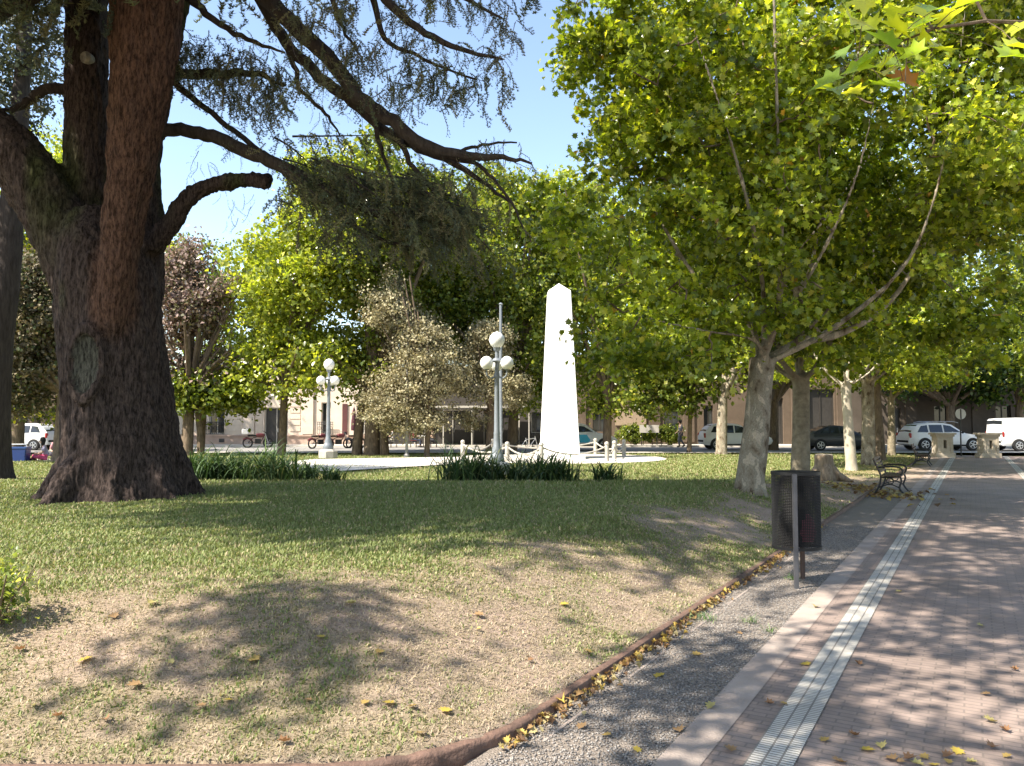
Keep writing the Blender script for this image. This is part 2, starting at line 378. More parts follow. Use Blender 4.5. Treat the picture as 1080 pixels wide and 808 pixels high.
gut = sweep([from_s(-.17, yy-Y_B) for yy in np.arange(4.3, 10.5, .3)], [(.01, -.03), (.01, .002), (-.01, .002), (-.01, -.03)], 'gutter_edge', mband)
tag(gut, 'thin worn concrete line along the leaf filled gutter by the lawn edging', 'gutter')

# grass blades ----------------------------------------------------
def blades(n, x0, x1, y0, y1, hmin, hmax, keep, seed, dead):
    r = np.random.default_rng(seed)
    yy = y0*(y1/y0)**r.random(n); xx = x0+(x1-x0)*r.random(n)
    # denser near the viewer side of the lawn
    s = lawn_s(xx, yy); c = cover(xx, yy); ok = (s > .03) & (r.random(n) < (keep(c))) & (abs(xx) < yy*.85+2)
    xx, yy, c = xx[ok], yy[ok], c[ok]; n = len(xx)
    zz = hgt(xx, yy); hh = (hmin+(hmax-hmin)*r.random(n)**2)*(1 if dead else (.6+.8*c)); yaw = r.random(n)*2*PI
    lean = (r.random(n)*.9+.2) if not dead else (1.2+r.random(n)*1.5)
    wd = (.0022+.0025*r.random(n))*(1+yy/7)*(.45 if dead else 1)
    dx, dy = np.cos(yaw), np.sin(yaw)
    base = np.c_[xx, yy, zz-.004]; sx = np.c_[-dy*wd, dx*wd, np.zeros(n)]
    l = np.sqrt(1+lean**2)
    mid = base+np.c_[dx*lean*.35, dy*lean*.35, np.full(n, .6)]*(hh/l)[:, None]; tip = base+np.c_[dx*lean, dy*lean, np.ones(n)*(.9 if not dead else .45)]*(hh/l)[:, None]
    V = np.stack([base-sx, base+sx, mid+sx*.7, mid-sx*.7, tip], 1).reshape(-1, 3)
    b = np.arange(n)*5; Fa = np.stack([np.c_[b, b+1, b+2], np.c_[b, b+2, b+3], np.c_[b+3, b+2, b+4]], 1).reshape(-1, 3)
    q = r.random(n)[:, None]
    if dead: t = np.array([.46, .385, .28])*(.5+.7*q)
    else:
        t = np.array([.12, .165, .045])*(1-q)+np.array([.27, .3, .11])*q
        dd = (r.random(n) < .42-.28*c)[:, None]; t = np.where(dd, np.array([.4, .33, .2])*(.6+.6*q), t)
    return V, Fa, np.repeat(t, 3, 0)
sets = [blades(620000, -9, 6.5, 3.9, 15, .012, .045, lambda c: np.clip((c-.1)*1.5, .07, 1), 1, False),
        blades(380000, -7, 6.5, 3.9, 10, .025, .075, lambda c: np.clip(1.05-1.1*c, .04, 1), 2, True),
        blades(330000, -22, 22, 12, 42, .03, .08, lambda c: np.clip((c-.1)*1.7, .1, 1), 3, False)]
off = 0; VV = []; FF = []; TT = []
for V, Fa, t in sets: VV.append(V); FF.append(Fa+off); TT.append(t); off += len(V)
tag(npmesh('grass', np.vstack(VV), np.vstack(FF), M['blade'], tint=np.vstack(TT)), 'short patchy grass and dry straw covering the park lawn', 'grass', kind='stuff')

# gravel stones ---------------------------------------------------
octv = [(1, 0, 0), (0, 1, 0), (-1, 0, 0), (0, -1, 0), (0, 0, .6), (0, 0, -.4)]; octf = [(0, 1, 4), (1, 2, 4), (2, 3, 4), (3, 0, 4), (1, 0, 5), (2, 1, 5), (3, 2, 5), (0, 3, 5)]
n = 26000; yy = 2.2*(13/2.2)**rng.random(n); ww = rng.uniform(1.4, 2.15, n)
nr_ = rng.normal(0, .35, (n, 3)); nr_[:, 2] = 1
V, Fa = scatter(octv, octf, np.c_[(yy*ST-ww)/CT, yy, np.full(n, .003)], basis(nr_, rng.random(n)*6.28), rng.uniform(.004, .011, n))
q = rng.random(n)[:, None]; t = np.array([.09, .082, .078])*(1-q)+np.array([.32, .29, .265])*q
tag(npmesh('gravel', V, Fa, mat_attr := leafmat('stone', 0, .8, (1, 1, 1)), tint=np.repeat(t, 8, 0)), 'loose grey gravel between the lawn edging and the concrete band', 'gravel', kind='stuff')

# ------------------------------------------------------------------ leaves
def leaf_shape(detail=2):
    if detail == 2:
        o = [(0, -.5), (.1, -.32), (.42, -.3), (.3, -.12), (.52, .08), (.26, .12), (.3, .34), (.13, .26), (0, .56)]
    elif detail == 1: o = [(0, -.45), (.42, -.25), (.26, -.02), (.48, .14), (.2, .22), (0, .55)]
    else: o = [(0, -.45), (.42, -.05), (0, .5)]
    right = o; left = [(-a, b) for a, b in o[-2:0:-1]]; ring = right+left
    V = [(0, 0, .0)]; V = [(0, -.05, 0)]
    for a, b in ring: V.append((a, b, .35*abs(a)-.12*b*b))
    n = len(ring); return V, [(0, 1+i, 1+(i+1) % n) for i in range(n)]
LF = {d: leaf_shape(d) for d in (0, 1, 2)}
LF0 = ([(0, -.5, 0), (.4, -.02, .12), (0, .5, -.05), (-.4, -.02, .12)], [(0, 1, 2), (0, 2, 3)])
GREEN = [(.09, .135, .02), (.17, .225, .03), (.27, .325, .045), (.41, .43, .06), (.52, .47, .08), (.34, .2, .05)]
def crown_mesh(name, blobs, n_clump, per, cr, size, pal, wts, mt, seed, detail=1, gap=.45, nfreq=.55, parent=None, attach=None, twig_r=.012, twig_mat=None, droop=.25, shell=.45, flat=.6, zmin=.9):
    r = np.random.default_rng(seed); vol = np.array([b[3]*b[4]*b[5] for b in blobs]); vol = vol/vol.sum()
    cs = []
    while len(cs) < n_clump:
        b = blobs[r.choice(len(blobs), p=vol)]; d = r.normal(size=3); d /= np.linalg.norm(d); rr = r.random()**shell
        p = np.array(b[:3])+d*rr*np.array(b[3:6])
        if vnoise(*(p*nfreq)[:, None], seed=seed)[0] < gap*r.uniform(.6, 1.1): continue
        if p[2] < zmin: continue
        cs.append(p)
    cs = np.array(cs)
    n = n_clump*per; ci = np.repeat(np.arange(n_clump), per)
    rad = cr*r.uniform(.5, 1.3, n_clump)[ci][:, None]
    pos = cs[ci]+r.normal(size=(n, 3))*rad*np.array([1, 1, flat])*.6
    nrm = r.normal(size=(n, 3))*.65+np.array([0, 0, .6]); nrm[:, :2] += (pos-cs[ci])[:, :2]*droop/cr*2
    TV, TF = LF0 if detail == 0 else LF[detail if detail == 2 else 1] if detail != .5 else LF[0]
    V, Fa = scatter(TV, TF, pos, basis(nrm, r.random(n)*6.28), size*r.uniform(.55, 1.2, n))
    pal = np.array(pal); wts = np.array(wts)/sum(wts)
    t = pal[r.choice(len(pal), n, p=wts)]*(.75+.5*r.random(n))[:, None]*(.65+.7*r.random(n_clump))[ci][:, None]
    o = npmesh(name, V, Fa, mt, parent, tint=np.repeat(t, len(TF), 0))
    return o, cs
def branches_to(cs, nodes_, r, n_sub=None, r0=.03, r1=.006):
    """twigs grown outwards: each leaf clump joins the nearest limb point or clump already joined"""
    base = np.array(nodes_); cs = np.array(cs); V = []; Fa = []; o = 0
    best = np.full(len(cs), 1e9); par = np.zeros((len(cs), 3)); dep = np.zeros(len(cs), int); done = np.zeros(len(cs), bool)
    for i, c in enumerate(cs):
        d = np.linalg.norm(base-c, axis=1); k = np.argmin(d); best[i] = d[k]*1.15; par[i] = base[k]
    for _ in range(len(cs)):
        i = int(np.argmin(np.where(done, 1e9, best))); done[i] = True; c = cs[i]; a = par[i]; L = np.linalg.norm(c-a)
        if L > .05:
            m1 = a+(c-a)*.35+r.normal(size=3)*.08*L; m2 = a+(c-a)*.7+np.array([0, 0, .04*L])+r.normal(size=3)*.08*L
            r_a = max(.019-.0028*dep[i], .005); v, f = tube_arr([a, m1, m2, c], [r_a, r_a*.9, r_a*.8, max(r_a*.65, .004)], 4, False)
            V += [tuple(p) for p in v]; Fa += [tuple(j+o for j in q) for q in f]; o += len(v)
        d = np.linalg.norm(cs-c, axis=1); u = (~done) & (d < best); best[u] = d[u]; par[u] = c; dep[u] = dep[i]+1
    return V, Fa

def solid_wood(name, tubes, vox, mt, parent=None, disp=None, seed=0):
    """tubes fused into one skin with a voxel remesh, then furrowed like bark"""
    mb = MB()
    for pts, rad in tubes: mb.tube(pts, rad, 14)
    o = mb.build(name, mt, parent)
    md = o.modifiers.new('r', 'REMESH'); md.mode = 'VOXEL'; md.voxel_size = vox; md.use_smooth_shade = True
    m2 = o.modifiers.new('s', 'SMOOTH'); m2.iterations = 4; m2.factor = .5
    dg = bpy.context.evaluated_depsgraph_get(); dg.update()
    me = bpy.data.meshes.new_from_object(o.evaluated_get(dg)); o.modifiers.clear(); old = o.data; o.data = me; bpy.data.meshes.remove(old)
    me.materials.clear(); me.materials.append(mt)
    n = len(me.vertices); co_ = np.empty(n*3, np.float32); me.vertices.foreach_get('co', co_); co_ = co_.reshape(-1, 3).astype(float)
    no = np.empty(n*3, np.float32); me.vertex_normals.foreach_get('vector', no); no = no.reshape(-1, 3)
    if disp: co_ = co_+no*disp(co_, no)[:, None]
    me.vertices.foreach_set('co', co_.astype(np.float32).ravel()); me.polygons.foreach_set('use_smooth', np.ones(len(me.polygons), bool)); me.update()
    return o

# ------------------------------------------------------------------ the big cedar
YC = 12.6
def cp(u, v, dy=0): return P(u, v, YC+dy)
PX = YC/F
def limb(lst, n=4):
    pts = spline([tuple(cp(a, b, d))+(r_*PX,) for a, b, d, r_ in lst], n)
    return [Vector(p[:3]) for p in pts], [max(p[3], .004) for p in pts]
root = empty('cedar_tree', (cp(130, 532).x, YC, float(hgt(-6.2, YC))))
tag(root, 'massive old cedar with furrowed dark trunk and spreading limbs on the lawn', 'tree')
RL = root.location
big = [limb([(132, 560, 0, 78), (131, 531, 0, 70), (129, 500, 0, 63), (127, 455, 0, 59), (122, 400, 0, 56), (118, 350, 0, 54), (114, 300, 0, 53), (104, 262, 0, 46), (95, 235, .1, 36)]),
       limb([(92, 300, 0, 36), (68, 248, 0, 36), (37, 196, 0, 34), (0, 150, -.1, 32), (-60, 100, -.3, 30), (-140, 20, -.5, 26), (-220, -60, -.7, 22)]),
       limb([(98, 320, .35, 34), (93, 230, .4, 27), (92, 120, .45, 25), (90, 0, .5, 24), (86, -140, .5, 20), (84, -320, .4, 14), (84, -480, .4, 8)]),
       limb([(118, 362, -.62, 9), (120, 330, -.66, 16), (126, 270, -.72, 20), (133, 210, -.75, 23), (142, 150, -.78, 27), (149, 90, -.8, 31), (154, 0, -.8, 37), (164, -110, -.7, 34), (180, -260, -.5, 26), (200, -420, -.3, 14)]),
       limb([(140, 330, .3, 32), (150, 260, .35, 24), (152, 200, .4, 20), (158, 150, .45, 15), (176, 80, .5, 12), (196, -30, .5, 12), (230, -190, .5, 9)]),
       limb([(160, 262, .1, 15), (178, 240, .05, 14), (195, 214, 0, 12), (216, 198, -.05, 11), (250, 191, -.1, 10.5), (272, 191, -.1, 10.5), (287, 194, -.1, 9.5)]),
       limb([(281, 192, -.1, 5), (285, 182, -.1, 3)])]
# root flare
for a in np.linspace(0, 2*PI, 9)[:-1]+.3:
    c = Vector((RL.x, RL.y, RL.z)); d = Vector((math.cos(a), math.sin(a), 0)); k = random.uniform(.85, 1.1)
    big.append(([c+d*.55+Vector((0, 0, .75)), c+d*.85*k+Vector((0, 0, .28)), c+d*1.08*k+Vector((0, 0, .02)), c+d*1.36*k+Vector((0, 0, -.14))], [.34, .28, .18, .08]))
def cedar_disp(p, no):
    a = np.arctan2(p[:, 1]-RL.y, p[:, 0]-RL.x)
    q = p*np.array([1, 1, .22]); f = fbm(q[:, 0]*13, q[:, 1]*13, q[:, 2]*13, o=3, seed=5)
    rdg = 1-np.abs(2*f-1)*1.6
    big_ = fbm(q[:, 0]*2.2, q[:, 1]*2.2, q[:, 2]*2.2, o=2, seed=8)-.5
    d = -.05*np.clip(rdg, 0, 1)+.16*big_
    # old pruning scar: a shallow oval with a rolled lip
    sc = cp(119, 388); e = np.hypot((p[:, 0]-sc.x)/.22, (p[:, 2]-sc.z)/.48); fr = p[:, 1] < YC-.4
    d = np.where(fr & (e < 1), -.05*(1-e)+.0*d, d); d = np.where(fr & (abs(e-1.12) < .18), d*.3+.07, d)
    return d
loc = [([p-RL for p in a], b) for a, b in big]
def shift(f): return lambda p, no: f(p+np.array(RL), no)
tk = solid_wood('trunk', loc, .034, M['bark_dark'], root, shift(cedar_disp))
# bark with reddish and mossy areas: own colour by position
def cedar_bark():
    m = bpy.data.materials.new('cedar_bark_old'); n, b = nodes(m); b.inputs['Roughness'].default_value = .93; b.inputs['Specular IOR Level'].default_value = .15
    at = n.nodes.new('ShaderNodeAttribute'); at.attribute_name = 'tint'; tc = n.nodes.new('ShaderNodeTexCoord'); mp = n.nodes.new('ShaderNodeMapping'); mp.inputs['Scale'].default_value = (1, 1, .25)
    n.links.new(tc.outputs['Object'], mp.inputs[0])
    nz = n.nodes.new('ShaderNodeTexNoise'); nz.inputs['Scale'].default_value = 26; nz.inputs['Detail'].default_value = 8; nz.inputs['Roughness'].default_value = .75; n.links.new(mp.outputs[0], nz.inputs['Vector'])
    r = n.nodes.new('ShaderNodeValToRGB'); r.color_ramp.elements[0].position = .4; r.color_ramp.elements[0].color = (.28, .26, .25, 1); r.color_ramp.elements[1].position = .6; r.color_ramp.elements[1].color = (1.5, 1.45, 1.4, 1)
    n.links.new(nz.outputs[0], r.inputs[0])
    mx = n.nodes.new('ShaderNodeMix'); mx.data_type = 'RGBA'; mx.blend_type = 'MULTIPLY'; mx.inputs[0].default_value = 1
    n.links.new(at.outputs['Color'], mx.inputs[6]); n.links.new(r.outputs[0], mx.inputs[7]); n.links.new(mx.outputs[2], b.inputs['Base Color'])
    bp = n.nodes.new('ShaderNodeBump'); bp.inputs['Strength'].default_value = 1; bp.inputs['Distance'].default_value = .035; n.links.new(nz.outputs[0], bp.inputs['Height']); n.links.new(bp.outputs[0], b.inputs['Normal'])
    return m
me = tk.data; n = len(me.vertices); cc = np.empty(n*3, np.float32); me.vertices.foreach_get('co', cc); cc = cc.reshape(-1, 3)+np.array(RL)
col = np.tile(np.array([.062, .047, .043]), (n, 1))
nz_ = fbm(cc[:, 0]*1.6, cc[:, 1]*1.6, cc[:, 2]*.7, o=3, seed=12)
red = (cc[:, 1] < YC-.45) & (cc[:, 2] > cp(118, 350).z) & (cc[:, 0] > cp(100, 200).x)
stem = np.array([tuple(q)+(w_,) for q, w_ in zip(*big[3])]); dst = np.min(np.linalg.norm(cc[:, None, :]-stem[None, :, :3], axis=2)-stem[None, :, 3]*1.15, axis=1)
rw = np.clip(1-(dst+.0)/.14+.8*(nz_-.5), 0, 1)[:, None]*np.clip((cc[:, 2:3]-cp(118, 372).z)/.5, 0, 1); col = col*(1-rw)+rw*np.array([.1, .058, .043]); red = rw[:, 0] > .4
moss = np.clip((nz_-.52)*5, 0, 1)[:, None]*(~red)[:, None]*(cc[:, 2] > 3)[:, None]; col = col*(1-moss)+moss*np.array([.05, .055, .025])
sc = cp(119, 388); e = np.hypot((cc[:, 0]-sc.x)/.2, (cc[:, 2]-sc.z)/.45); col[(e < 1) & (cc[:, 1] < YC-.4)] = (.075, .076, .064)
a_ = me.attributes.new('tint', 'FLOAT_COLOR', 'POINT'); a_.data.foreach_set('color', np.c_[col, np.ones(n)].astype(np.float32).ravel())
me.materials.clear(); me.materials.append(cedar_bark())
# pale sawn knots on the front stem
msawn = mat('sawn_wood', (.3, .27, .22), .9, noise=.4, scale=14)
for (u, v, rr) in ((129, 24, .1), (90, 60, .075)):
    c = cp(u, v, -1.16 if u > 100 else .12)-RL; kn = MB(); kn.tube([c+Vector((0, .12, 0)), c, c+Vector((-.01, -.012, 0))], [rr*1.35, rr*1.3, rr*.9], 14); kn.build('sawn_knot', msawn, root, smooth=True)

thin_l = [[(172, 80, .5, 6), (200, 78, .3, 5.5), (235, 78, .1, 5), (262, 76, 0, 3.5), (300, 90, -.1, 1.5)],
          [(155, 150, .4, 9), (170, 139, .2, 7.5), (190, 137, 0, 7), (225, 144, -.2, 7), (262, 160, -.4, 7), (300, 177, -.6, 6.5), (345, 200, -.8, 5), (400, 228, -1, 3.5), (455, 250, -1.2, 2)],
          [(85, 94, .4, 7), (60, 94, .3, 6), (42, 98, .2, 5.5), (24, 110, .1, 4.5), (5, 118, 0, 2.5), (-20, 115, 0, 1)],
          [(200, -75, 0, 13), (262, -22, -.3, 10), (305, 22, -.6, 8.5), (345, 60, -.8, 8), (378, 102, -1, 7.5), (415, 128, -1.2, 6.5), (445, 152, -1.3, 6), (485, 163, -1.5, 4.5), (530, 166, -1.7, 2.5), (560, 172, -1.8, 1)],
          [(240, -60, .2, 8), (276, 0, 0, 6.5), (302, 45, -.2, 6), (338, 82, -.4, 6), (372, 108, -.5, 6), (412, 142, -.7, 5.5), (450, 158, -.9, 4.5), (500, 185, -1.1, 2.5), (540, 215, -1.2, 1.2)],
          [(185, 88, .3, 4), (205, 105, .2, 3.5), (240, 132, 0, 3), (285, 170, -.2, 3), (330, 205, -.4, 2.5), (372, 238, -.6, 1.6)],
          [(298, 40, -.3, 3), (310, 70, -.3, 2.8), (318, 96, -.3, 2.2), (342, 118, -.3, 1.8), (358, 142, -.3, .8)],
          [(60, -30, -.5, 8), (28, 0, -.7, 7), (0, 14, -.9, 6), (-40, 34, -1, 5)],
          [(300, 178, -.6, 4), (340, 210, -.5, 3.5), (385, 245, -.5, 2.5), (440, 262, -.6, 1.5)],
          [(420, 140, -.9, 3.5), (432, 170, -.9, 2.6), (455, 200, -1, 2), (480, 240, -1, 1)],
          [(395, 122, -.8, 3), (400, 150, -.8, 2.2), (412, 185, -.8, 1.4), (425, 215, -.9, .8)],
          [(470, 165, -1.2, 2.6), (505, 175, -1.3, 2), (530, 200, -1.3, 1.4), (552, 240, -1.3, .8)],
          [(480, 162, -1.2, 2), (510, 152, -1.3, 1.4), (545, 150, -1.3, .8)],
          # limbs reaching down from above the frame
          [(300, -120, -1, 9), (360, -60, -1.3, 7), (400, -10, -1.5, 5), (440, 30, -1.6, 3.6), (485, 52, -1.7, 2.4), (530, 62, -1.8, 1)],
          [(360, -60, -1.3, 5), (392, -5, -1.2, 3.5), (405, 40, -1.2, 2.5), (445, 62, -1.3, 1.6), (500, 85, -1.4, .8)],
          [(330, -90, -1.1, 4), (350, 0, -1.1, 2.6), (362, 30, -1.1, 1.8), (380, 60, -1.1, .8)],
          [(190, -10, -.3, 5), (225, 20, -.5, 3.5), (262, 42, -.7, 2.4), (300, 55, -.8, 1)],
          [(395, -30, -1.5, 3), (470, -10, -1.6, 2.4), (530, 20, -1.8, 1)]]
tb = MB(); limbs_pts = []
for l in thin_l:
    a, b = limb(l, 5); jit = [random.gauss(0, .012) for _ in a]
    a = [p+Vector((random.gauss(0, .012), random.gauss(0, .02), random.gauss(0, .012))) for p in a]
    limbs_pts.append((a, b)); tb.tube([p-RL for p in a], b, 9)
# upper crown, above the frame: limbs all round, then more added to shade lawn, trunk and walk
up_l = []
for k in range(64):
    a = k*2.399+.4 if k < 22 else [-2.2, -1.9, -2.6, -1.5, -.9, -.5, -1.2, -.1, -2.9, -2.4, -1.7, -.75, -2.75, -2.5, -3.0, -2.3, -2.65, -2.85, -2.1, -2.45, -3.05, -1.05, -.8, -1.3, -.95, -.65, -1.15, -1.0, -.3, -1.4, -2.0, -1.85, -1.7, -1.55, -2.15, -1.4, -1.95, -1.6, -1.25, -2.3, -1.78, -2.08, -1.48][k-22]; z0 = RL.z+(6.6+(k*.42 if k < 22 else (k-22)*.3+.6) if k < 34 else 5.4+(k-34)*.6 if k < 43 else 8.2+(k-43)*.3 if k < 52 else 6.2+(k-52)*.25); L = random.uniform(5.0, 7.6)*(1.0 if k < 14 else .75 if k < 22 else 1.25 if k < 34 else 1.1 if k < 43 else 1.5 if k < 52 else 1.1)
    d = Vector((math.cos(a), math.sin(a), 0)); b0 = Vector((RL.x+.2, RL.y+.1, z0))
    if d.y < -.3: z0 += .8; b0.z += .8
    pts = [b0, b0+d*L*.3+Vector((0, 0, .9)), b0+d*L*.65+Vector((random.gauss(0, .4), random.gauss(0, .4), 1.2)), b0+d*L+Vector((random.gauss(0, .5), random.gauss(0, .5), .7))]
    # nothing of this part may hang into the foreground
    sp = [Vector(p) for p in spline([tuple(p) for p in pts], 6)]
    for p in sp:
        if p.y > .5 and p.x/p.y*F+540 > -25: p.z = max(p.z, HC+p.y*.5376+.45)
    rr = [.13*(1-.9*i/(len(sp)-1)) for i in range(len(sp))]
    up_l.append((sp, rr)); tb.tube([p-RL for p in sp], rr, 7)
tb.build('limbs', M['bark_dark'], root, smooth=True)
# sprays: twig with needle tufts, hanging
def spray_template(seed, tufts=13, need=10, L=.5, nl=.038, nw=.0062):
    r = np.random.default_rng(seed); V = []; Fs = []; wood = []
    ax = [np.array([0, 0, 0.])]
    d = np.array([1, 0, -.1])
    for i in range(tufts):
        d = d+np.array([0, r.normal(0, .18), -.10+r.normal(0, .07)]); d /= np.linalg.norm(d); ax.append(ax[-1]+d*L/tufts)
    sites = []
    for i in range(1, len(ax)):
        sites.append(ax[i])
        if i % 2 == 0:
            sd2 = np.array([.5, r.choice([-1, 1])*.9, -.5]); q = ax[i].copy(); ln = r.integers(1, 4)
            for k in range(ln): q = q+sd2/np.linalg.norm(sd2)*.045; sites.append(q.copy()); sd2 = sd2+np.array([0, 0, -.3])
            a, b = ax[i], q; o = len(V); V += [a, a+np.array([.004, 0, .004]), b, b+np.array([.002, 0, .002])]; wood += [(o, o+1, o+3), (o, o+3, o+2)]
    for i in range(len(ax)-1):
        a, b = ax[i], ax[i+1]; wd_ = .006*(1-i/len(ax))+.002; o = len(V); V += [a+[0, wd_, 0], a-[0, wd_, 0], b-[0, wd_*.8, 0], b+[0, wd_*.8, 0]]; wood += [(o, o+1, o+2), (o, o+2, o+3)]
    for s in sites:
        for k in range(need):
            dd = r.normal(size=3); dd[2] = abs(dd[2])*.8+.1; dd /= np.linalg.norm(dd); sdv = np.cross(dd, r.normal(size=3)); sdv /= np.linalg.norm(sdv); ln = nl*r.uniform(.7, 1.2)
            o = len(V); V += [s+sdv*nw, s-sdv*nw, s+dd*ln]; Fs.append((o, o+1, o+2))
    return np.array(V), np.array(Fs), np.array(wood)
SP = [spray_template(s) for s in range(4)]; SPbare = [spray_template(s, need=2, nl=.025) for s in (10, 11)]; SPbig = [spray_template(s, tufts=14, need=8, L=.95, nl=.085, nw=.012) for s in (20, 21)]
def place_sprays(name, jobs, seed, cols, parent):
    """jobs: (templates, positions, yaw, pitch, scale)"""
    r = np.random.default_rng(seed); VV = []; FF = []; TT = []; off = 0
    for tp, pos, yaw, pit, scl in jobs:
        pos = np.array(pos); yaw = np.array(yaw); pit = np.array(pit); scl = np.array(scl); which = r.integers(0, len(tp), len(pos))
        for k, (TV, TF, TW) in enumerate(tp):
            s = which == k; m = s.sum()
            if not m: continue
            cy, sy, cp_, sp_ = np.cos(yaw[s]), np.sin(yaw[s]), np.cos(pit[s]), np.sin(pit[s]); roll = r.normal(0, .4, m); zr = np.zeros(m)
            ex = np.stack([cy*cp_, sy*cp_, sp_], 1); ey = np.stack([-sy, cy, zr], 1); ez = np.cross(ex, ey)
            ey2 = ey*np.cos(roll)[:, None]+ez*np.sin(roll)[:, None]; ez2 = np.cross(ex, ey2)
            rot = np.stack([ex, ey2, ez2], 2); TA = np.vstack([TF, TW])
            V, Fa = scatter(TV, TA, pos[s], rot, scl[s]); VV.append(V); FF.append(Fa+off); off += len(V)
            base = np.array(cols)[r.integers(0, len(cols), m)]*r.uniform(.7, 1.3, m)[:, None]
            tn = np.repeat(base[:, None, :], len(TA), 1)*r.uniform(.75, 1.25, (m, len(TA), 1)); tn[:, len(TF):] = (.1, .07, .06); TT.append(tn.reshape(-1, 3))
    return npmesh(name, np.vstack(VV), np.vstack(FF), M['needle'], parent, tint=np.vstack(TT))
def along(limbs, n, lo=.1, hi=1., spread=.1, r=rng):
    pos = []; yaw = []
    for _ in range(n):
        a, b = limbs[r.integers(len(limbs))]; t = (lo+(hi-lo)*r.random())*(len(a)-1.001); i = int(t); p = a[i].lerp(a[i+1], t-i); d = a[i+1]-a[i]
        pos.append(np.array(p)+r.normal(size=3)*spread); yaw.append(math.atan2(d.y, d.x)+r.choice([-1, 1])*r.uniform(.2, 1.5))
    return pos, yaw
jobs = []; ez = np.array(RL)
def zone(u0, u1, v0, v1, dy0, dy1, n, tpl, pit=(-.9, .1), scl=(.7, 1.3), shape=None, gap=.4):
    pos = []; yaw = []
    while len(pos) < n:
        u, v = rng.uniform(u0, u1), rng.uniform(v0, v1)
        if shape and not shape(u, v): continue
        if vnoise([u/26.], [v/17.], seed=4)[0] < gap*rng.uniform(.6, 1.2): continue
        pos.append(np.array(cp(u, v, rng.uniform(dy0, dy1)))-ez); yaw.append(rng.uniform(0, 2*PI))
    jobs.append((tpl, pos, yaw, rng.uniform(*pit, n), rng.uniform(*scl, n)))
# heavy drooping mass right of the stub branch
subs = []
for k in range(42):
    t = k/42; u0 = 296+t*175+random.gauss(0, 8); v0 = 178+t*50+random.gauss(0, 13)-(18 if k % 3 == 0 else 0); dd = random.uniform(-1.5, .1); n_ = 5; L_ = random.uniform(35, 110)*(1.0 if t < .75 else .65); sl_ = random.uniform(-.05, 1.25)
    ps = [cp(u0+L_*q_, v0+L_*sl_*q_**1.3, dd-.3*q_) for q_ in np.linspace(0, 1, n_)]; sp_ = [Vector(p) for p in spline([tuple(p) for p in ps], 3)]; rr2 = [.018*(1-.85*i_/(len(sp_)-1)) for i_ in range(len(sp_))]; subs.append((sp_, rr2))
sb = MB()
for a_2, b_2 in subs: sb.tube([p-RL for p in a_2], b_2, 5)
sb.build('drooping_boughs', M['bark_dark'], root, smooth=True)
p_, y_ = along(subs, 950, .0, 1, .05); jobs.append((SP, [q_-ez for q_ in p_], y_, rng.uniform(-.75, .15, 950), rng.uniform(.55, .95, 950)))
zone(290, 500, 172, 275, -1.6, .3, 170, SP, (-.95, .25), (.7, 1.2), lambda u, v: v > 150+(u-290)*.12 and v < 215+min(u-290, 110)*.62 and v < 290-(max(u-440, 0))*.7 and v > 165+max(u-440, 0)*.3)
zone(178, 300, 28, 130, -.6, .6, 330, SP, (-.9, .1), (.6, 1.0), lambda u, v: abs(v-(45+(u-180)*.5)) < 34)
zone(300, 545, -20, 118, -2, -.4, 300, SPbare+SP[:2], (-1.1, .1), (.7, 1.15), lambda u, v: v < 118-(abs(u-455)*.25))
zone(440, 520, 30, 100, -2, -.8, 50, SP, (-1.0, .1), (.5, .9))
zone(300, 420, 0, 60, -1.5, -.3, 60, SP, (-1.1, 0), (.6, .9))
zone(40, 78, 8, 56, -.8, .1, 34, SP, (-1.1, -.1), (.5, .8))
zone(195, 290, 140, 190, -.4, .3, 14, SPbare, (-1.3, .2), (.5, .8))
zone(110, 180, -10, 40, .5, 1.2, 20, SP, (-1.1, -.1), (.6, .9))
zone(230, 300, 200, 235, -.3, .2, 12, SPbare, (-1.5, -.9), (.4, .7))
p_, y_ = along(limbs_pts[1:9]+limbs_pts[9:], 300, .35, 1, .05); jobs.append((SPbare+SP[:1], [q-ez for q in p_], y_, rng.uniform(-1.2, .2, 300), rng.uniform(.5, .9, 300)))
p_, y_ = along(up_l[:22]+up_l[22:]*2, 4300, .2, 1, .55); p2_, y2_ = along(up_l[52:]*2+up_l[43:52]+up_l[34:43], 3000, .3, 1, .35); p_ += p2_; y_ += y2_; keepi = []  # second batch thickens the added unseen limbs for more shade
for i, q in enumerate(p_):
    vv = 404-((q[2]-HC)/q[1]*F-42) if q[1] > 1 else -999
    if vv < -25 or (q[1] > .5 and q[0]/q[1]*F+540 < -70): keepi.append(i)
jobs.append((SPbig, [p_[i]-ez for i in keepi], [y_[i] for i in keepi], rng.uniform(-.7, .2, len(keepi)), rng.uniform(.7, 1.25, len(keepi))))
place_sprays('needles', jobs, 3, [(.1, .125, .065), (.15, .17, .08), (.075, .095, .06), (.21, .2, .1)], root)

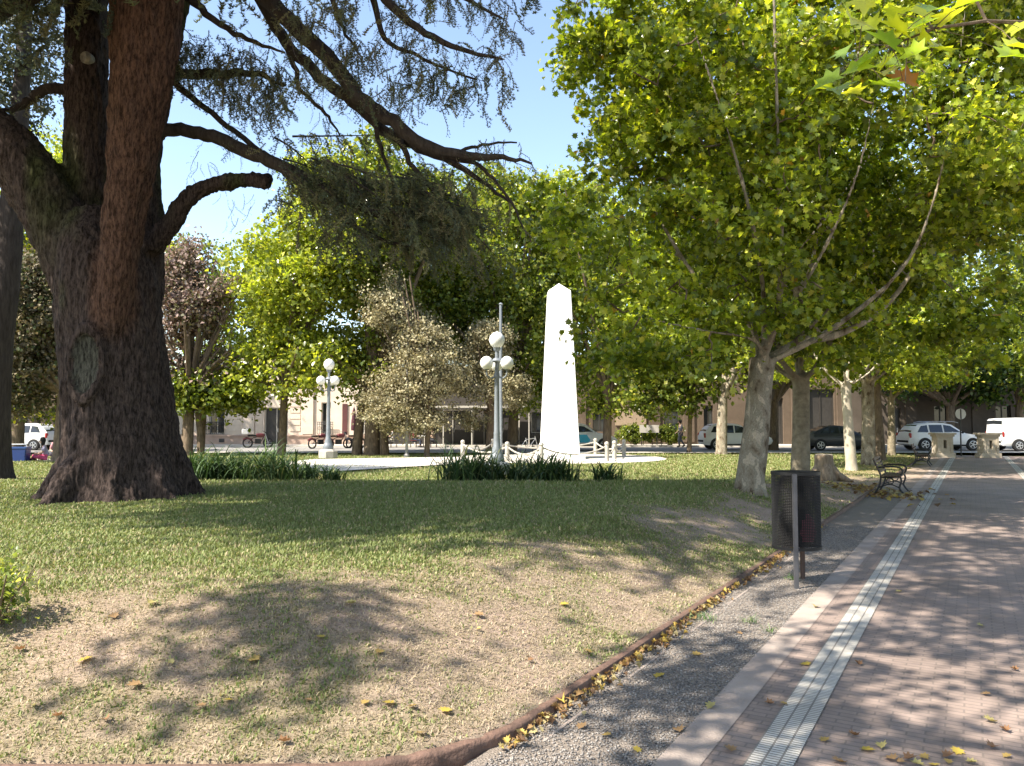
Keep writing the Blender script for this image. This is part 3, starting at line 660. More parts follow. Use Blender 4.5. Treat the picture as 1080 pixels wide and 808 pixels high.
# second dark tree at the left edge
b2 = P(-16, 503, 21.5); lt = empty('cedar_tree', (b2.x, b2.y, float(hgt(b2.x, b2.y)))); tag(lt, 'dark leaning tree trunk cut off by the left edge behind the big cedar', 'tree')
def l2(lst): return [P(a, b, 21.5)-lt.location for a, b, c in lst], [c*21.5/F for a, b, c in lst]
solid_wood('trunk', [l2([(-14, 512, 30), (-12, 495, 24), (-10, 470, 20), (-8, 420, 18), (-4, 360, 17), (3, 310, 16), (9, 265, 14), (14, 200, 12), (24, 80, 9), (30, -60, 6)]), l2([(-6, 380, 12), (-40, 300, 12), (-80, 200, 9), (-110, 60, 6)]), l2([(10, 260, 8), (-20, 180, 6), (-60, 110, 4)])], .07, M['bark_dark'], lt,
           lambda p, no: -.04*fbm(p[:, 0]*8, p[:, 1]*8, p[:, 2]*2, o=3, seed=3))
def blob(u, v, y, ru, rv, rd=None, base=(0, 0, 0)):
    p = P(u, v, y)-Vector(base); return (p.x, p.y, p.z, ru*y/F, (rd or ru)*y/F, rv*y/F)
crown_mesh('crown', [blob(-60, 60, 21.5, 120, 90, 110, lt.location), blob(-50, 220, 21.5, 60, 45, 90, lt.location)], 420, 55, .5, .13, [(.06, .075, .05), (.09, .1, .05)], [1, 1], M['needle'], 5, detail=0, parent=lt)

# ------------------------------------------------------------------ plane trees of the walk
def plane_disp(p, no): return .035*(fbm(p[:, 0]*3, p[:, 1]*3, p[:, 2]*1.5, o=3, seed=2)-.5)
PW = [2, 3.6, 3.4, 1.6, .12, .04]
def plane_tree(name, base, tr_r, H, limbs, label, seed, blobs, n_clump=560, per=55, detail=1, cr=.5, size=.17, lean=(0, 0), twigs=True, group=None, vox=.045, pal=GREEN, wts=PW, bark=None, cr_mat=None, gap=.45, fork=None):
    e = empty(name, base); tag(e, label, 'tree', group); r = np.random.default_rng(seed)
    top = Vector((lean[0], lean[1], H)); tubes = []
    kk = tr_r
    tubes.append(([Vector((0, 0, -.2)), Vector((0, 0, .02)), Vector((0, 0, .25)), top*.4, top*.75, top], [kk*1.4, kk*1.22, kk*1.07, kk, kk*.92, kk*.95]))
    nod = []
    for l in limbs:
        sp = spline([tuple(top*.94)+(kk*l[1],)]+[tuple(q)+(kk*l[1]*(1-.8*(i+1)/len(l[0])),) for i, q in enumerate(l[0])], 5)
        pts = [Vector(q[:3]) for q in sp]; rr = [max(q[3], .02) for q in sp]; tubes.append((pts, rr)); nod += [tuple(q) for q in pts[3:]]
        for i in range(4, len(pts)-1, 4):   # side limbs
            a = r.uniform(0, 6.28); L = r.uniform(.9, 2.0); q = pts[i]; dd = Vector((math.cos(a), math.sin(a), r.uniform(.1, .9)))
            s2 = [q, q+dd*L*.5+Vector((0, 0, .15)), q+dd*L+Vector((0, 0, .5))]; r2 = [rr[i]*.55, rr[i]*.4, .018]; tubes.append((s2, r2)); nod += [tuple(s2[1]), tuple(s2[2])]
    solid_wood('trunk', tubes, vox, bark or M['bark_plane'], e, plane_disp)
    o, cs = crown_mesh('crown', blobs, n_clump, per, cr, size, pal, wts, cr_mat or M['leaf'], seed, detail, gap, parent=e)
    if twigs:
        V, Fa = branches_to(cs, nod, r); mt_ = bark or M['bark_brown']; t_ = npmesh('twigs', V, Fa, mt_, e, smooth=True)
    return e
def rel(u, v, y, b): return P(u, v, y)-Vector(b)
b1 = onw(3.58, 14.6, -.03)
L1 = [([rel(840, 362, 14.8, b1), rel(885, 352, 14.9, b1), rel(925, 330, 15, b1), rel(958, 292, 15.1, b1), rel(985, 230, 15.2, b1), rel(1010, 130, 15.3, b1)], .42),
      ([rel(820, 330, 13.8, b1), rel(824, 250, 13.0, b1), rel(820, 130, 12.5, b1), rel(816, -20, 12.4, b1), rel(812, -200, 12.6, b1)], .3),
      ([rel(806, 320, 13.8, b1), rel(792, 230, 12.7, b1), rel(765, 130, 12.2, b1), rel(735, 40, 12.0, b1), rel(700, -80, 12, b1)], .24), ([rel(880, 345, 14, b1), rel(950, 285, 13, b1), rel(985, 210, 12.6, b1), rel(1005, 110, 12.4, b1), rel(1020, 0, 12.4, b1)], .25),
      ([rel(790, 340, 14.6, b1), rel(740, 300, 14.8, b1), rel(690, 220, 15, b1), rel(650, 120, 15.2, b1), rel(630, 0, 15.3, b1)], .28),
      ([rel(830, 350, 15.4, b1), rel(860, 260, 16.4, b1), rel(880, 120, 17, b1), rel(890, -40, 17.4, b1)], .3),
      ([rel(815, 350, 13.9, b1), rel(860, 280, 12.9, b1), rel(905, 180, 12.2, b1), rel(930, 60, 11.8, b1)], .26),
      ([rel(796, 360, 14, b1), rel(750, 350, 13.2, b1), rel(700, 340, 12.8, b1), rel(660, 330, 12.6, b1)], .2)]
B1 = [blob(*q, base=b1) for q in ((735, 240, 14.8, 140, 150, 190), (662, 60, 15.2, 75, 130, 170), (598, 222, 14.4, 58, 62, 90), (760, 40, 14.8, 150, 170, 220), (700, 350, 14.2, 105, 62, 120), (900, 170, 14.8, 170, 150, 200), (880, -100, 15, 200, 120, 220), (628, 392, 14.4, 50, 46, 60), (860, 330, 14.4, 110, 30, 160), (1010, 250, 15.5, 90, 110, 150), (1075, 150, 15.5, 90, 170, 150), (1060, 340, 17, 60, 50, 110), (1000, 40, 15, 110, 110, 150))]
plane_tree('plane_tree', b1, .25, rel(804, 378, 14.6, b1).z, L1, 'nearest plane tree with mottled straight trunk behind the black litter bin', 101, B1, 1750, 50, 2, lean=(rel(804, 378, 14.6, b1).x, 0), vox=.036, size=.14, gap=.56, cr=.31)
def std_limbs(r, H, spread, n=6, top=9.5):
    out = []
    for k in range(n):
        a = 6.28*k/n+r.uniform(-.4, .4); s = spread*r.uniform(.7, 1.1)
        out.append(([Vector((math.cos(a)*s*.25, math.sin(a)*s*.25, H+.5)), Vector((math.cos(a)*s*.5, math.sin(a)*s*.5, H+(top-H)*.3)), Vector((math.cos(a)*s*.75, math.sin(a)*s*.75, H+(top-H)*.55)), Vector((math.cos(a)*s, math.sin(a)*s, H+(top-H)*.75))], r.uniform(.3, .42)))
    out.append(([Vector((.1, .1, H+1.2)), Vector((.1, 0, H+(top-H)*.5)), Vector((0, .1, top))], .4)); return out
r = np.random.default_rng(9)
def row_blobs(low=2.6, s=1.0, top=9.5): return [(0, 0, 6.5*s, 3.6*s, 3.6*s, 3.2*s), (1.4, -.8, low+1.6, 2.6, 2.4, 1.5), (-1.6, .9, low+1.9, 2.5, 2.3, 1.6), (0, 0, top-1.5, 2.6, 2.6, 2)]
row = [(3.58, 18.8, .22, 'second plane tree of the row, grey brown trunk right of the mottled one'),
       (3.58, 26.6, .18, 'pale smooth plane tree trunk behind the tree stump'),
       (3.5, 30.2, .25, 'mottled cream plane tree just right of the pale smooth one'),
       (3.45, 33.8, .2, 'dark brown plane tree trunk crowding the mottled cream one'),
       (3.58, 39.6, .19, 'last slim plane tree of the row beside the white parked SUV')]
pale = mat('pale_bark', (.46, .41, .33), .85, spec=.2, col2=(.33, .29, .23), scale=3, bump=.3, bscale=30)
greyb = mat('grey_plane_bark', (.27, .23, .165), .88, spec=.2, col2=(.14, .115, .08), scale=6, bump=.6, bscale=30)
barks = [greyb, pale, M['bark_plane'], M['bark_brown'], greyb]
for i, (wl, yy, rr_, lb) in enumerate(row):
    b = onw(wl, yy, -.03); hh = [2.6, 3.0, 3.3, 3.4, 3.0][i]
    plane_tree('plane_tree', b, rr_, hh, std_limbs(r, hh, 3.2), lb, 200+i, row_blobs(2.9 if i else 2.5), [620, 420, 300, 300, 300][i], 50, 1, size=.17 if i < 2 else .2, bark=barks[i], vox=.06, gap=.48, twigs=False, lean=(.1*(-1)**i, .1), group='plane trees lining the left side of the brick walk', cr=.48)
# trees on the far side of the walk, their trunks outside the frame
right_row = [(-5.6, 24, 'plane tree overhanging the walk from the right edge'), (-5.8, 33, 'far right plane tree above the white van')]
for i, (wl, yy, lb) in enumerate(right_row):
    b = pw(wl, yy); b.z = -.05
    plane_tree('plane_tree', b, .3, 2.8, std_limbs(r, 2.8, 3.4), lb, 300+i, row_blobs(3.0, 1.1, 10.5)+[(-2.5, -1, 4.3, 2.6, 2, 1.8), (-1, 0, 3.9, 3, 2, 1.2)], 520, 50, 1, size=.19, vox=.07, twigs=False)
# tree overhead, behind and left of the viewer: its shade falls on the walk
b = Vector((-6.4, -1.6, -.04))
plane_tree('plane_tree', b, .33, 3.2, std_limbs(r, 3.2, 4.2, 8, 10), 'plane tree behind the viewpoint shading the near lawn and walk', 401, [(.3, -.6, 7.6, 2.6, 2.0, 2.0), (3.2, 2.8, 8.0, 1.9, 2.4, 1.2), (-1.2, 3.4, 8.6, .9, .8, .6), (6.5, 6.1, 8.6, 1.7, 1.5, .7), (4.8, 5.6, 8.4, 1.1, 1.2, .5)], 640, 34, 1, size=.15, vox=.08, gap=.5, twigs=False)
# tree at the right edge whose nearest branch hangs into view
b = Vector((5.9, 2.0, -.04)); e = empty('plane_tree', b); tag(e, 'plane tree with big bright lobed leaves hanging close at upper right', 'tree')
nb = [P(1190, 60, 4.6), P(1100, 25, 4.3), P(1040, 22, 4.15), P(985, 30, 4.05), P(940, 48, 4.0), P(905, 62, 3.95)]
tw2 = [P(1040, 22, 4.15), P(1020, -20, 4.2), P(1000, -50, 4.2)]
solid_wood('trunk', [([Vector((0, 0, -.2)), Vector((0, 0, .1)), Vector((0, 0, 1.5)), Vector((.1, .1, 3.2)), Vector((.2, .1, 6))], [.5, .4, .32, .28, .16]), ([Vector((.05, .05, 2.6)), Vector((-.8, .8, 3.9)), Vector((-1.6, 1.9, 4.1)), nb[0]-b], [.16, .1, .06, .03])], .05, M['bark_plane'], e, plane_disp)
q = MB(); q.tube([p-b for p in nb], [.016, .012, .009, .007, .005, .003], 6); q.tube([p-b for p in tw2], [.009, .006, .003], 6)
q.tube([P(1092, 28, 4.3)-b, P(1085, 45, 4.2)-b, P(1074, 40, 4.15)-b], [.008, .006, .003], 6)
q.tube([P(958, 40, 4.02)-b, P(955, 75, 4.0)-b, P(955, 110, 3.98)-b], [.004, .003, .002], 5)
rr_ = np.random.default_rng(77); pos = []; nrm = []; yw = []
cent = [(892, 55), (905, 70), (915, 60), (872, 85), (885, 95), (925, 45), (940, 62), (948, 40), (955, 50), (962, 28), (975, 35), (990, 52), (898, 100), (930, 78), (915, 22), (900, 18), (952, 15), (965, 60), (980, 18), (942, 30), (1075, 28), (1078, 62), (870, 100), (955, 84), (935, 90), (1000, 20), (1015, 5), (990, 5), (920, 10), (948, 72), (1072, 45)]
for (u, v) in cent:
    p = P(u+rr_.normal(0, 4), v+rr_.normal(0, 4), 4.0+rr_.normal(0, .14)); pos.append(np.array(p-b)); nrm.append([rr_.normal(0, .5), rr_.normal(-.45, .35), .7]); yw.append(rr_.uniform(0, 6.28))
    k = min(range(len(nb)), key=lambda i: (nb[i]-p).length); a = nb[k]-b; pp = p-b; q.tube([a, (a+pp)/2+Vector((0, 0, .02)), pp], [.003, .002, .0015], 4)
q.build('branch', M['bark_brown'], e, smooth=True)
V, Fa = scatter(*LF[2], np.array(pos), basis(np.array(nrm), np.array(yw)), rr_.uniform(.15, .22, len(pos)))
t = np.array([(.3, .42, .04), (.42, .48, .05), (.18, .28, .05), (.5, .52, .06)])[rr_.integers(0, 4, len(pos))]; t[23] = (.35, .15, .04)
npmesh('near_leaves', V, Fa, M['leaf'], e, tint=np.repeat(t, len(LF[2][1]), 0))
o, cs = crown_mesh('crown', [(1.5, 0, 7, 3.6, 3.6, 2.6)], 200, 45, .5, .18, GREEN, PW, M['leaf'], 55, 1, .5, parent=e)

# ------------------------------------------------------------------ background trees
def bg_tree(label, ub, vb, y, tr, crowns, pal, wts, seed, n=380, per=45, size=.26, H=3, bark=None, mt=None, cr=.75, gap=.42, name='broadleaf_tree', extra=None, detail=0, group=None, flat=.6):
    p = P(ub, vb, y); b = Vector((p.x, y, float(hgt(p.x, y))-.03)); rr = np.random.default_rng(seed)
    e = empty(name, b); tag(e, label, 'tree', group); bl = [blob(u, v, y, a, c, d, b) for u, v, a, c, d in crowns]
    tubes = [([Vector((0, 0, -.1)), Vector((0, 0, .2)), Vector((.1, 0, H))], [tr*1.4, tr, tr*.8])]; nod = []
    for q in bl:
        for k in range(4):
            t_ = Vector((q[0]+rr.normal(0, q[3]*.4), q[1]+rr.normal(0, q[4]*.4), q[2]+rr.uniform(-.1, .5)*q[5])); s = Vector((.1, 0, H*.95)); m_ = s.lerp(t_, .5)+Vector((0, 0, .3)); tubes.append(([s, m_, t_], [tr*.5, tr*.3, .04])); nod += [tuple(m_), tuple(t_)]
    if extra:
        for a in extra: tubes.append(([Vector((a[0], a[1], -.1)), Vector((a[0]*.9, a[1], 1.2)), Vector((a[0]*.4, 0, H+.8))], [tr*a[2], tr*a[2]*.8, tr*.4]))
    mb = MB()
    for a, c in tubes: mb.tube(a, c, 9)
    mb.build('trunk', bark or M['bark_brown'], e, smooth=True)
    crown_mesh('crown', bl, n, per, cr, size, pal, wts, mt or M['leaf'], seed, detail, gap, parent=e, nfreq=.4, flat=flat)
    return e
BRIGHT = [(.17, .22, .04), (.25, .3, .055), (.34, .38, .07), (.45, .44, .09)]
MIDG = [(.08, .12, .025), (.13, .17, .035), (.2, .24, .05), (.3, .31, .07)]
TAN = [(.33, .29, .17), (.29, .26, .15), (.24, .23, .12), (.38, .34, .22)]
PLUM = [(.2, .13, .11), (.28, .2, .17), (.15, .15, .07), (.34, .27, .22)]
bg_tree('bright yellow green tree in front of the cream facade', 297, 476, 40, .22, [(300, 300, 62, 80, 70), (355, 250, 60, 80, 70), (320, 380, 70, 45, 60), (345, 190, 40, 30, 50), (260, 400, 30, 25, 30)], BRIGHT, [3, 4, 3, 1], 501, 620, 46, cr=.8, detail=.5)
bg_tree('purple brown leaved tree beside the right edge of the cedar trunk', 197, 477, 39, .3, [(218, 352, 34, 50, 46), (186, 300, 22, 40, 36), (236, 318, 24, 26, 34), (205, 385, 46, 22, 40), (178, 360, 22, 34, 30), (246, 372, 22, 20, 30), (200, 268, 14, 18, 20)], PLUM, [2, 3, 2, 1.5], 502, 400, 40, mt=M['leaf_dry'], extra=[(.7, 0, .6)], size=.2, gap=.52)
bg_tree('small green tree with low leaves left of the cream facade window', 212, 477, 40, .18, [(215, 415, 44, 25, 40), (248, 425, 20, 16, 30)], MIDG, [2, 3, 2, 1], 503, 170, 40, H=2.2)
bg_tree('thick multi stemmed plane tree right of the first globe lamp', 392, 477, 40, .42, [(400, 250, 60, 90, 70), (380, 380, 42, 50, 50), (440, 230, 50, 60, 60), (400, 170, 40, 30, 50)], MIDG, [2, 3, 3, 2], 504, 520, 46, extra=[(-.8, .2, .7), (.7, -.2, .6)], detail=.5)
bg_tree('beige grey feathery tree with slim trunk behind the thin grey pole', 450, 478, 38, .14, [(430, 350, 46, 52, 50), (410, 320, 26, 26, 30), (455, 400, 40, 40, 40), (420, 420, 40, 30, 40), (430, 440, 45, 20, 40), (425, 300, 22, 16, 24)], TAN, [3, 3, 2, 2], 505, 700, 60, size=.13, mt=M['leaf_dry'], H=1.9, cr=.5, gap=.5, name='tamarisk_tree')
bg_tree('smaller beige feathery tree left of the tall globe lamp', 516, 477, 40, .22, [(515, 375, 28, 36, 30), (520, 410, 40, 26, 30), (505, 440, 20, 14, 20)], TAN, [3, 3, 3, 1], 506, 330, 55, size=.13, mt=M['leaf_dry'], H=2.2, cr=.45, gap=.5, name='tamarisk_tree')
bg_tree('tall green tree filling the gap left of the obelisk', 540, 474, 43, .3, [(520, 260, 55, 90, 70), (555, 330, 50, 70, 60), (480, 290, 45, 60, 50), (560, 400, 50, 40, 50), (560, 230, 40, 50, 50), (475, 345, 50, 45, 50), (430, 300, 40, 50, 50)], MIDG, [2, 3, 3, 2], 507, 760, 46, detail=.5)
bg_tree('bright tree right behind the white obelisk', 640, 474, 43, .25, [(610, 330, 50, 80, 60), (650, 390, 60, 50, 50), (600, 240, 45, 60, 60), (690, 300, 60, 90, 60)], BRIGHT, [3, 4, 2, 1], 508, 560, 46)
bg_tree('green tree with slim trunk beside the walking person', 727, 476, 42, .13, [(720, 380, 60, 50, 50), (760, 300, 70, 90, 60), (700, 420, 50, 20, 30)], MIDG, [3, 3, 2, 1], 509, 480, 46)
bg_tree('mottled plane tree partly hiding the white hatchback', 761, 477, 40.5, .3, [(790, 330, 60, 90, 60), (840, 260, 70, 120, 60)], MIDG, [3, 3, 2, 1], 510, 420, 46, bark=M['bark_plane'])
bg_tree('brown trunked tree between the first two plane trees', 815, 475, 46, .35, [(850, 350, 80, 60, 60), (900, 250, 80, 120, 70)], MIDG, [3, 3, 2, 1], 511, 420, 46)
bg_tree('dark broadleaf tree above the round road sign', 1002, 470, 52.2, .3, [(1000, 396, 55, 30, 50), (1040, 380, 60, 50, 60), (970, 330, 60, 80, 60), (940, 400, 30, 22, 40)], [(.03, .06, .02), (.05, .09, .02), (.09, .14, .03)], [2, 2, 1], 512, 420, 46, size=.3)
bg_tree('dark green tree at far right behind the white van', 1075, 468, 52, .3, [(1080, 392, 60, 36, 50), (1110, 280, 80, 90, 60), (1060, 330, 50, 60, 50)], MIDG, [3, 3, 2, 1], 513, 360, 46, size=.3)
bg_tree('brown leaved tree showing left of the cedar trunk', 63, 484, 32, .28, [(40, 330, 45, 60, 60), (20, 400, 40, 40, 50), (55, 300, 25, 40, 40), (45, 395, 25, 30, 30)], [(.1, .085, .045), (.16, .13, .07), (.22, .18, .12), (.07, .09, .03)], [2, 2, 1, 2], 514, 520, 50, size=.17, mt=M['leaf_dry'], cr=.6, gap=.4)
bg_tree('tree with low yellow leaves above the parked car at far left', 16, 474, 40, .4, [(36, 436, 26, 10, 30), (15, 380, 60, 40, 60), (-30, 300, 80, 90, 80)], [(.16, .2, .03), (.4, .38, .05), (.1, .13, .03)], [2, 2, 2], 515, 420, 46)
bg_tree('dark tree with split trunk at the far left background', 35, 474, 48, .35, [(20, 330, 70, 60, 60), (80, 250, 60, 50, 60), (-60, 330, 80, 90, 60)], MIDG, [3, 3, 1, 0.3], 516, 380, 46, size=.28)
bg_tree('light green tree showing through the cedar fork', 110, 476, 52, .3, [(70, 190, 70, 60, 70), (110, 300, 70, 80, 60), (30, 260, 60, 60, 60)], BRIGHT, [3, 3, 2, .5], 517, 380, 46, size=.3)
for i, (u, v0, s_) in enumerate([(-90, 330, 1), (560, 300, .9), (700, 290, 1), (820, 300, 1.1), (930, 300, 1.1), (250, 340, .8), (450, 280, .9)]):
    bg_tree(['dense tree beyond the street at the far left', 'dense tree beyond the street behind the obelisk', 'dense tree beyond the street above the hedge', 'dense tree beyond the street above the dark sedan', 'dense tree beyond the street above the white SUV', 'tree crown rising beyond the cream facade', 'dense tree beyond the dark cafe front'][i], u, 466, 66, .35, [(u, v0+40, 75*s_, 80*s_, 60), (u+45, v0-30, 60*s_, 80*s_, 60), (u-40, v0-40, 60*s_, 70*s_, 60)], MIDG, [3, 3, 1, .5], 520+i, 420, 44, size=.36, cr=1.1, gap=.35)
# ------------------------------------------------------------------ buildings
YF = 54.0; ZG = .24
def fx(u): return (u-540)*YF/F
def fz(v): return HC-(v-446)*YF/F
def wall_mb(x0, x1, z0, z1, y, th, holes):
    """a wall slab with real openings cut out of it"""
    xs = sorted({x0, x1} | {h[0] for h in holes} | {h[1] for h in holes}); zs = sorted({z0, z1} | {h[2] for h in holes} | {h[3] for h in holes}); mb = MB()
    for i in range(len(xs)-1):
        k = 0
        while k < len(zs)-1:
            cx = (xs[i]+xs[i+1])/2
            def hole(kk): cz = (zs[kk]+zs[kk+1])/2; return any(h[0] < cx < h[1] and h[2] < cz < h[3] for h in holes)
            if hole(k): k += 1; continue
            k2 = k
            while k2+1 < len(zs)-1 and not hole(k2+1): k2 += 1
            mb.box((cx, y+th/2, (zs[k]+zs[k2+1])/2), (xs[i+1]-xs[i], th, zs[k2+1]-zs[k])); k = k2+1
    return mb
def fwindow(parent, h, y, mframe, mglass, mull=1, shut=None, name='window'):
    x0, x1, z0, z1 = h; fr = MB(); t = .07
    for c, d in (((x0+t/2, y, (z0+z1)/2), (t, .08, z1-z0)), ((x1-t/2, y, (z0+z1)/2), (t, .08, z1-z0)), (((x0+x1)/2, y, z1-t/2), (x1-x0-2*t, .08, t)), (((x0+x1)/2, y, z0+t/2), (x1-x0-2*t, .08, t))): fr.box(c, d)
    for k in range(mull): fr.box((x0+(x1-x0)*(k+1)/(mull+1), y, (z0+z1)/2), (.05, .06, z1-z0-2*t))
    o = fr.build(name, mframe, parent); g_ = MB(); g_.box(((x0+x1)/2, y+.035, (z0+z1)/2), (x1-x0-2*t+.01, .02, z1-z0-2*t+.01)); g_.build('pane', mglass, o); return o
def railing(parent, x0, x1, z0, z1, y, m):
    mb = MB(); n = max(4, int((x1-x0)/.13))
    for k in range(n+1): mb.tube([(x0+(x1-x0)*k/n, y, z0), (x0+(x1-x0)*k/n, y, z1)], .016, 5)
    for z_ in (z0+.02, z1, z1-.14): mb.tube([(x0-.03, y, z_), (x1+.03, y, z_)], .024, 5)
    for k in range(n//2):
        cx = x0+(x1-x0)*(2*k+1)/n; mb.tube([(cx+.1*math.cos(a), y, (z0+z1)/2+.13*math.sin(a)) for a in np.linspace(0, 6.28, 9)], .014, 4)
    return mb.build('railing', m, parent)
mcream = mat('cream_render', (.72, .61, .51), .85, spec=.2, noise=.16, scale=1.2, bump=.3, bscale=20)
mpink = mat('pink_plinth', (.52, .38, .31), .85, spec=.2, noise=.2, scale=1.5, bump=.3, bscale=20)
mwood = mat('dark_door', (.045, .04, .036), .5, noise=.3, scale=5)
mred = mat('red_shutter', (.1, .03, .03), .6, noise=.2, scale=4)
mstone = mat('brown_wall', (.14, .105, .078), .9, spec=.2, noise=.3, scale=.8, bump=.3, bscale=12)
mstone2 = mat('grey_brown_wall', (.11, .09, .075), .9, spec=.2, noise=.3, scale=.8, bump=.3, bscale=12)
mroof = mat('flat_roof', (.16, .15, .15), .9)
def building(label, x0, x1, H, holes, mwall, depth=9, base=None, doors=(), frames=M['iron'], ribs=()):
    e = empty('building', ((x0+x1)/2, YF, 0)); tag(e, label, 'building'); ox = (x0+x1)/2
    hs = [(a-ox, b-ox, c, d) for a, b, c, d in holes]; a0, a1 = x0-ox, x1-ox
    mb = wall_mb(a0, a1, ZG-.1, H, 0, .3, hs); mb.box((a0+.15, depth/2+.3, H/2+.1), (.3, depth-.0, H-.2)); mb.box((a1-.15, depth/2+.3, H/2+.1), (.3, depth, H-.2)); mb.box((0, depth+.45, H/2+.1), (a1-a0, .3, H-.2))
    mb.build('wall', mwall, e)
    b = MB(); b.box((0, depth/2+.3, H-.25), (a1-a0-.62, depth-.3, .2)); b.build('roof', mroof, e)
    c = MB(); c.box((0, -.12, H-.35), (a1-a0+.2, .3, .18)); c.box((0, -.06, H-.6), (a1-a0, .14, .12)); c.box((0, .1, H+.07), (a1-a0+.1, .5, .12)); c.build('cornice', mwall, e)
    if base:
        d_ = MB(); segs = []; cur = a0
        for h in sorted(hs):
            if h[2] < ZG+.5: segs.append((cur, h[0])); cur = h[1]
        segs.append((cur, a1))
        for p, q in segs: d_.box(((p+q)/2, -.03, (ZG+base)/2), (q-p, .08, base-ZG)); d_.box(((p+q)/2, -.07, base+.05), (q-p, .17, .1))
        d_.build('plinth', mpink, e)
    for r_ in ribs: p = MB(); p.box((r_-ox, -.05, (H-.6+(base or ZG)+.1)/2), (.75, .13, H-.7-(base or ZG)-.1)); p.build('pilaster', mwall, e)
    for i, h in enumerate(hs):
        if h[2] < ZG+.5: 
            o = fwindow(e, h, .2, frames, mwood, 1, name='door'); hb = MB(); hb.box(((h[0]+h[1])/2+.1, .13, 1.2), (.03, .06, .3)); hb.build('handle', M['rim'], o)
        else: fwindow(e, h, .2, frames, M['glass'], 1)
    return e, ox
mwf = mat('window_frame', (.5, .47, .42), .6)
e, ox = building('cream rendered house with pink plinth, dark double door and railed windows', fx(186), fx(402), 6.0,
    [(fx(221), fx(237), .95, 3.1), (fx(279), fx(304), ZG-.1, 2.75), (fx(339), fx(349), .95, 3.1), (fx(376), fx(392), .95, 3.1)], mcream, base=.78, ribs=(fx(263), fx(192), fx(325), fx(399)), frames=mwf)
railing(e, fx(218)-ox, fx(238)-ox, .92, 1.75, -.22, M['iron']); railing(e, fx(336)-ox, fx(352)-ox, .92, 1.75, -.22, M['iron']); railing(e, fx(374)-ox, fx(394)-ox, .92, 1.75, -.22, M['iron'])
for a, b_ in ((fx(240), fx(256)), (fx(270), fx(277)), (fx(306), fx(317)), (fx(198), fx(218))):
    q = MB()
    for z_ in np.arange(1.3, 5, .42): q.box(((a+b_)/2-ox, -.014, z_), (b_-a, .04, .34), taper=.97)
    q.build('rusticated_panel', mcream, e)
q = MB(); q.box((fx(364)-ox, -.04, 1.9), (.34, .08, 2.2)); q.build('shutter', mred, e)
q = MB(); q.box((fx(235)-ox, -.09, .5), (.35, .05, .25)); q.build('vent', M['iron'], e)
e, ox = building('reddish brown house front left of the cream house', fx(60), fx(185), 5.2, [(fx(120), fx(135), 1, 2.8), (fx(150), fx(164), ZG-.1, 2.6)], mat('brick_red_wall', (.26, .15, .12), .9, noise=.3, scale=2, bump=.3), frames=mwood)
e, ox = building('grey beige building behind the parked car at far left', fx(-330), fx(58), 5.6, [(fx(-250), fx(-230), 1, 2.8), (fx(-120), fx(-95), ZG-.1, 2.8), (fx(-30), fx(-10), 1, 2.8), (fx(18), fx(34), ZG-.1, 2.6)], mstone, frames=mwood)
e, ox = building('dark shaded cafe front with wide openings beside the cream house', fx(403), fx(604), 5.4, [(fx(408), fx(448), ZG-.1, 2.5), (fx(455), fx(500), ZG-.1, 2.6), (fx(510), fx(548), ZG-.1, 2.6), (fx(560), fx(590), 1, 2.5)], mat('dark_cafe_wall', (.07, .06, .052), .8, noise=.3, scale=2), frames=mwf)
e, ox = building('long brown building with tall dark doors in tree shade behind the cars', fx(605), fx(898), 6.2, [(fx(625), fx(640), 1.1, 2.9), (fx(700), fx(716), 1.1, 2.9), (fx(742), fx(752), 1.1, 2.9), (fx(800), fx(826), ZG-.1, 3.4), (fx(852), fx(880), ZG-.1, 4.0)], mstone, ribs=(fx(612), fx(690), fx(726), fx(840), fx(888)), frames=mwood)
q = MB(); q.box((fx(665)-ox, -.05, 2.2), (2.1, .1, 1.35)); q.build('wall_panel', mat('tan_panel', (.36, .27, .19), .8, noise=.15), e)
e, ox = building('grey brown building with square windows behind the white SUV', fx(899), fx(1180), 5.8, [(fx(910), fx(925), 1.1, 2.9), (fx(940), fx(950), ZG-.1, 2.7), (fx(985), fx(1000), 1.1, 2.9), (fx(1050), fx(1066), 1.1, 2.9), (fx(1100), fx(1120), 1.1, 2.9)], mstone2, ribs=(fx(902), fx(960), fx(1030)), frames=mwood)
# cafe canopy in front of the dark front
e = empty('cafe_canopy', (fx(500), 52, ZG)); tag(e, 'thin white framed flat cafe canopy in deep shade', 'canopy')
q = MB(); q.box((0, .3, 2.5), (7.6, 2.6, .1)); q.build('roof', mat('dark_canvas', (.05, .05, .05), .9), e)
for k in range(5): q = MB(); q.box((-3.7+k*1.85, -.95, 1.22), (.07, .07, 2.44)); q.build('post', mwf, e)
q = MB(); q.box((0, -1.02, 2.5), (7.6, .05, .14)); q.build('fascia', mwf, e)

# hedge
hb = P(688, 470, 51.9); hd = empty('hedge', (hb.x, 51.9, .2)); tag(hd, 'clipped low green hedge between the obelisk and the walking person', 'hedge')
crown_mesh('foliage', [(x_, 0, .75, .55, .4, .6) for x_ in np.arange(-1.9, 2, .5)], 260, 40, .16, .13, MIDG, [3, 3, 2, 1], M['leaf'], 61, 0, .1, parent=hd, nfreq=1, flat=1, zmin=.08)
q = MB()
for k in range(7): q.tube([(-1.8+k*.6, 0, 0), (-1.8+k*.6, 0, .7)], .03, 6)
q.build('stems', M['bark_brown'], hd)
bp_ = MB(); bp_.box((0, 0, .62), (1.25, .06, .5)); hx = P(685, 460, 51.2); 
o = empty('notice_board', (hx.x+.0, 51.25, ZG)); bp_.v = [(a, b, c+.45) for a, b, c in bp_.v]; bp_.build('panel', mwf, o)
for s_ in (-.5, .5): q = MB(); q.box((s_, .05, .5), (.05, .05, 1.0)); q.build('leg', M['iron'], o)
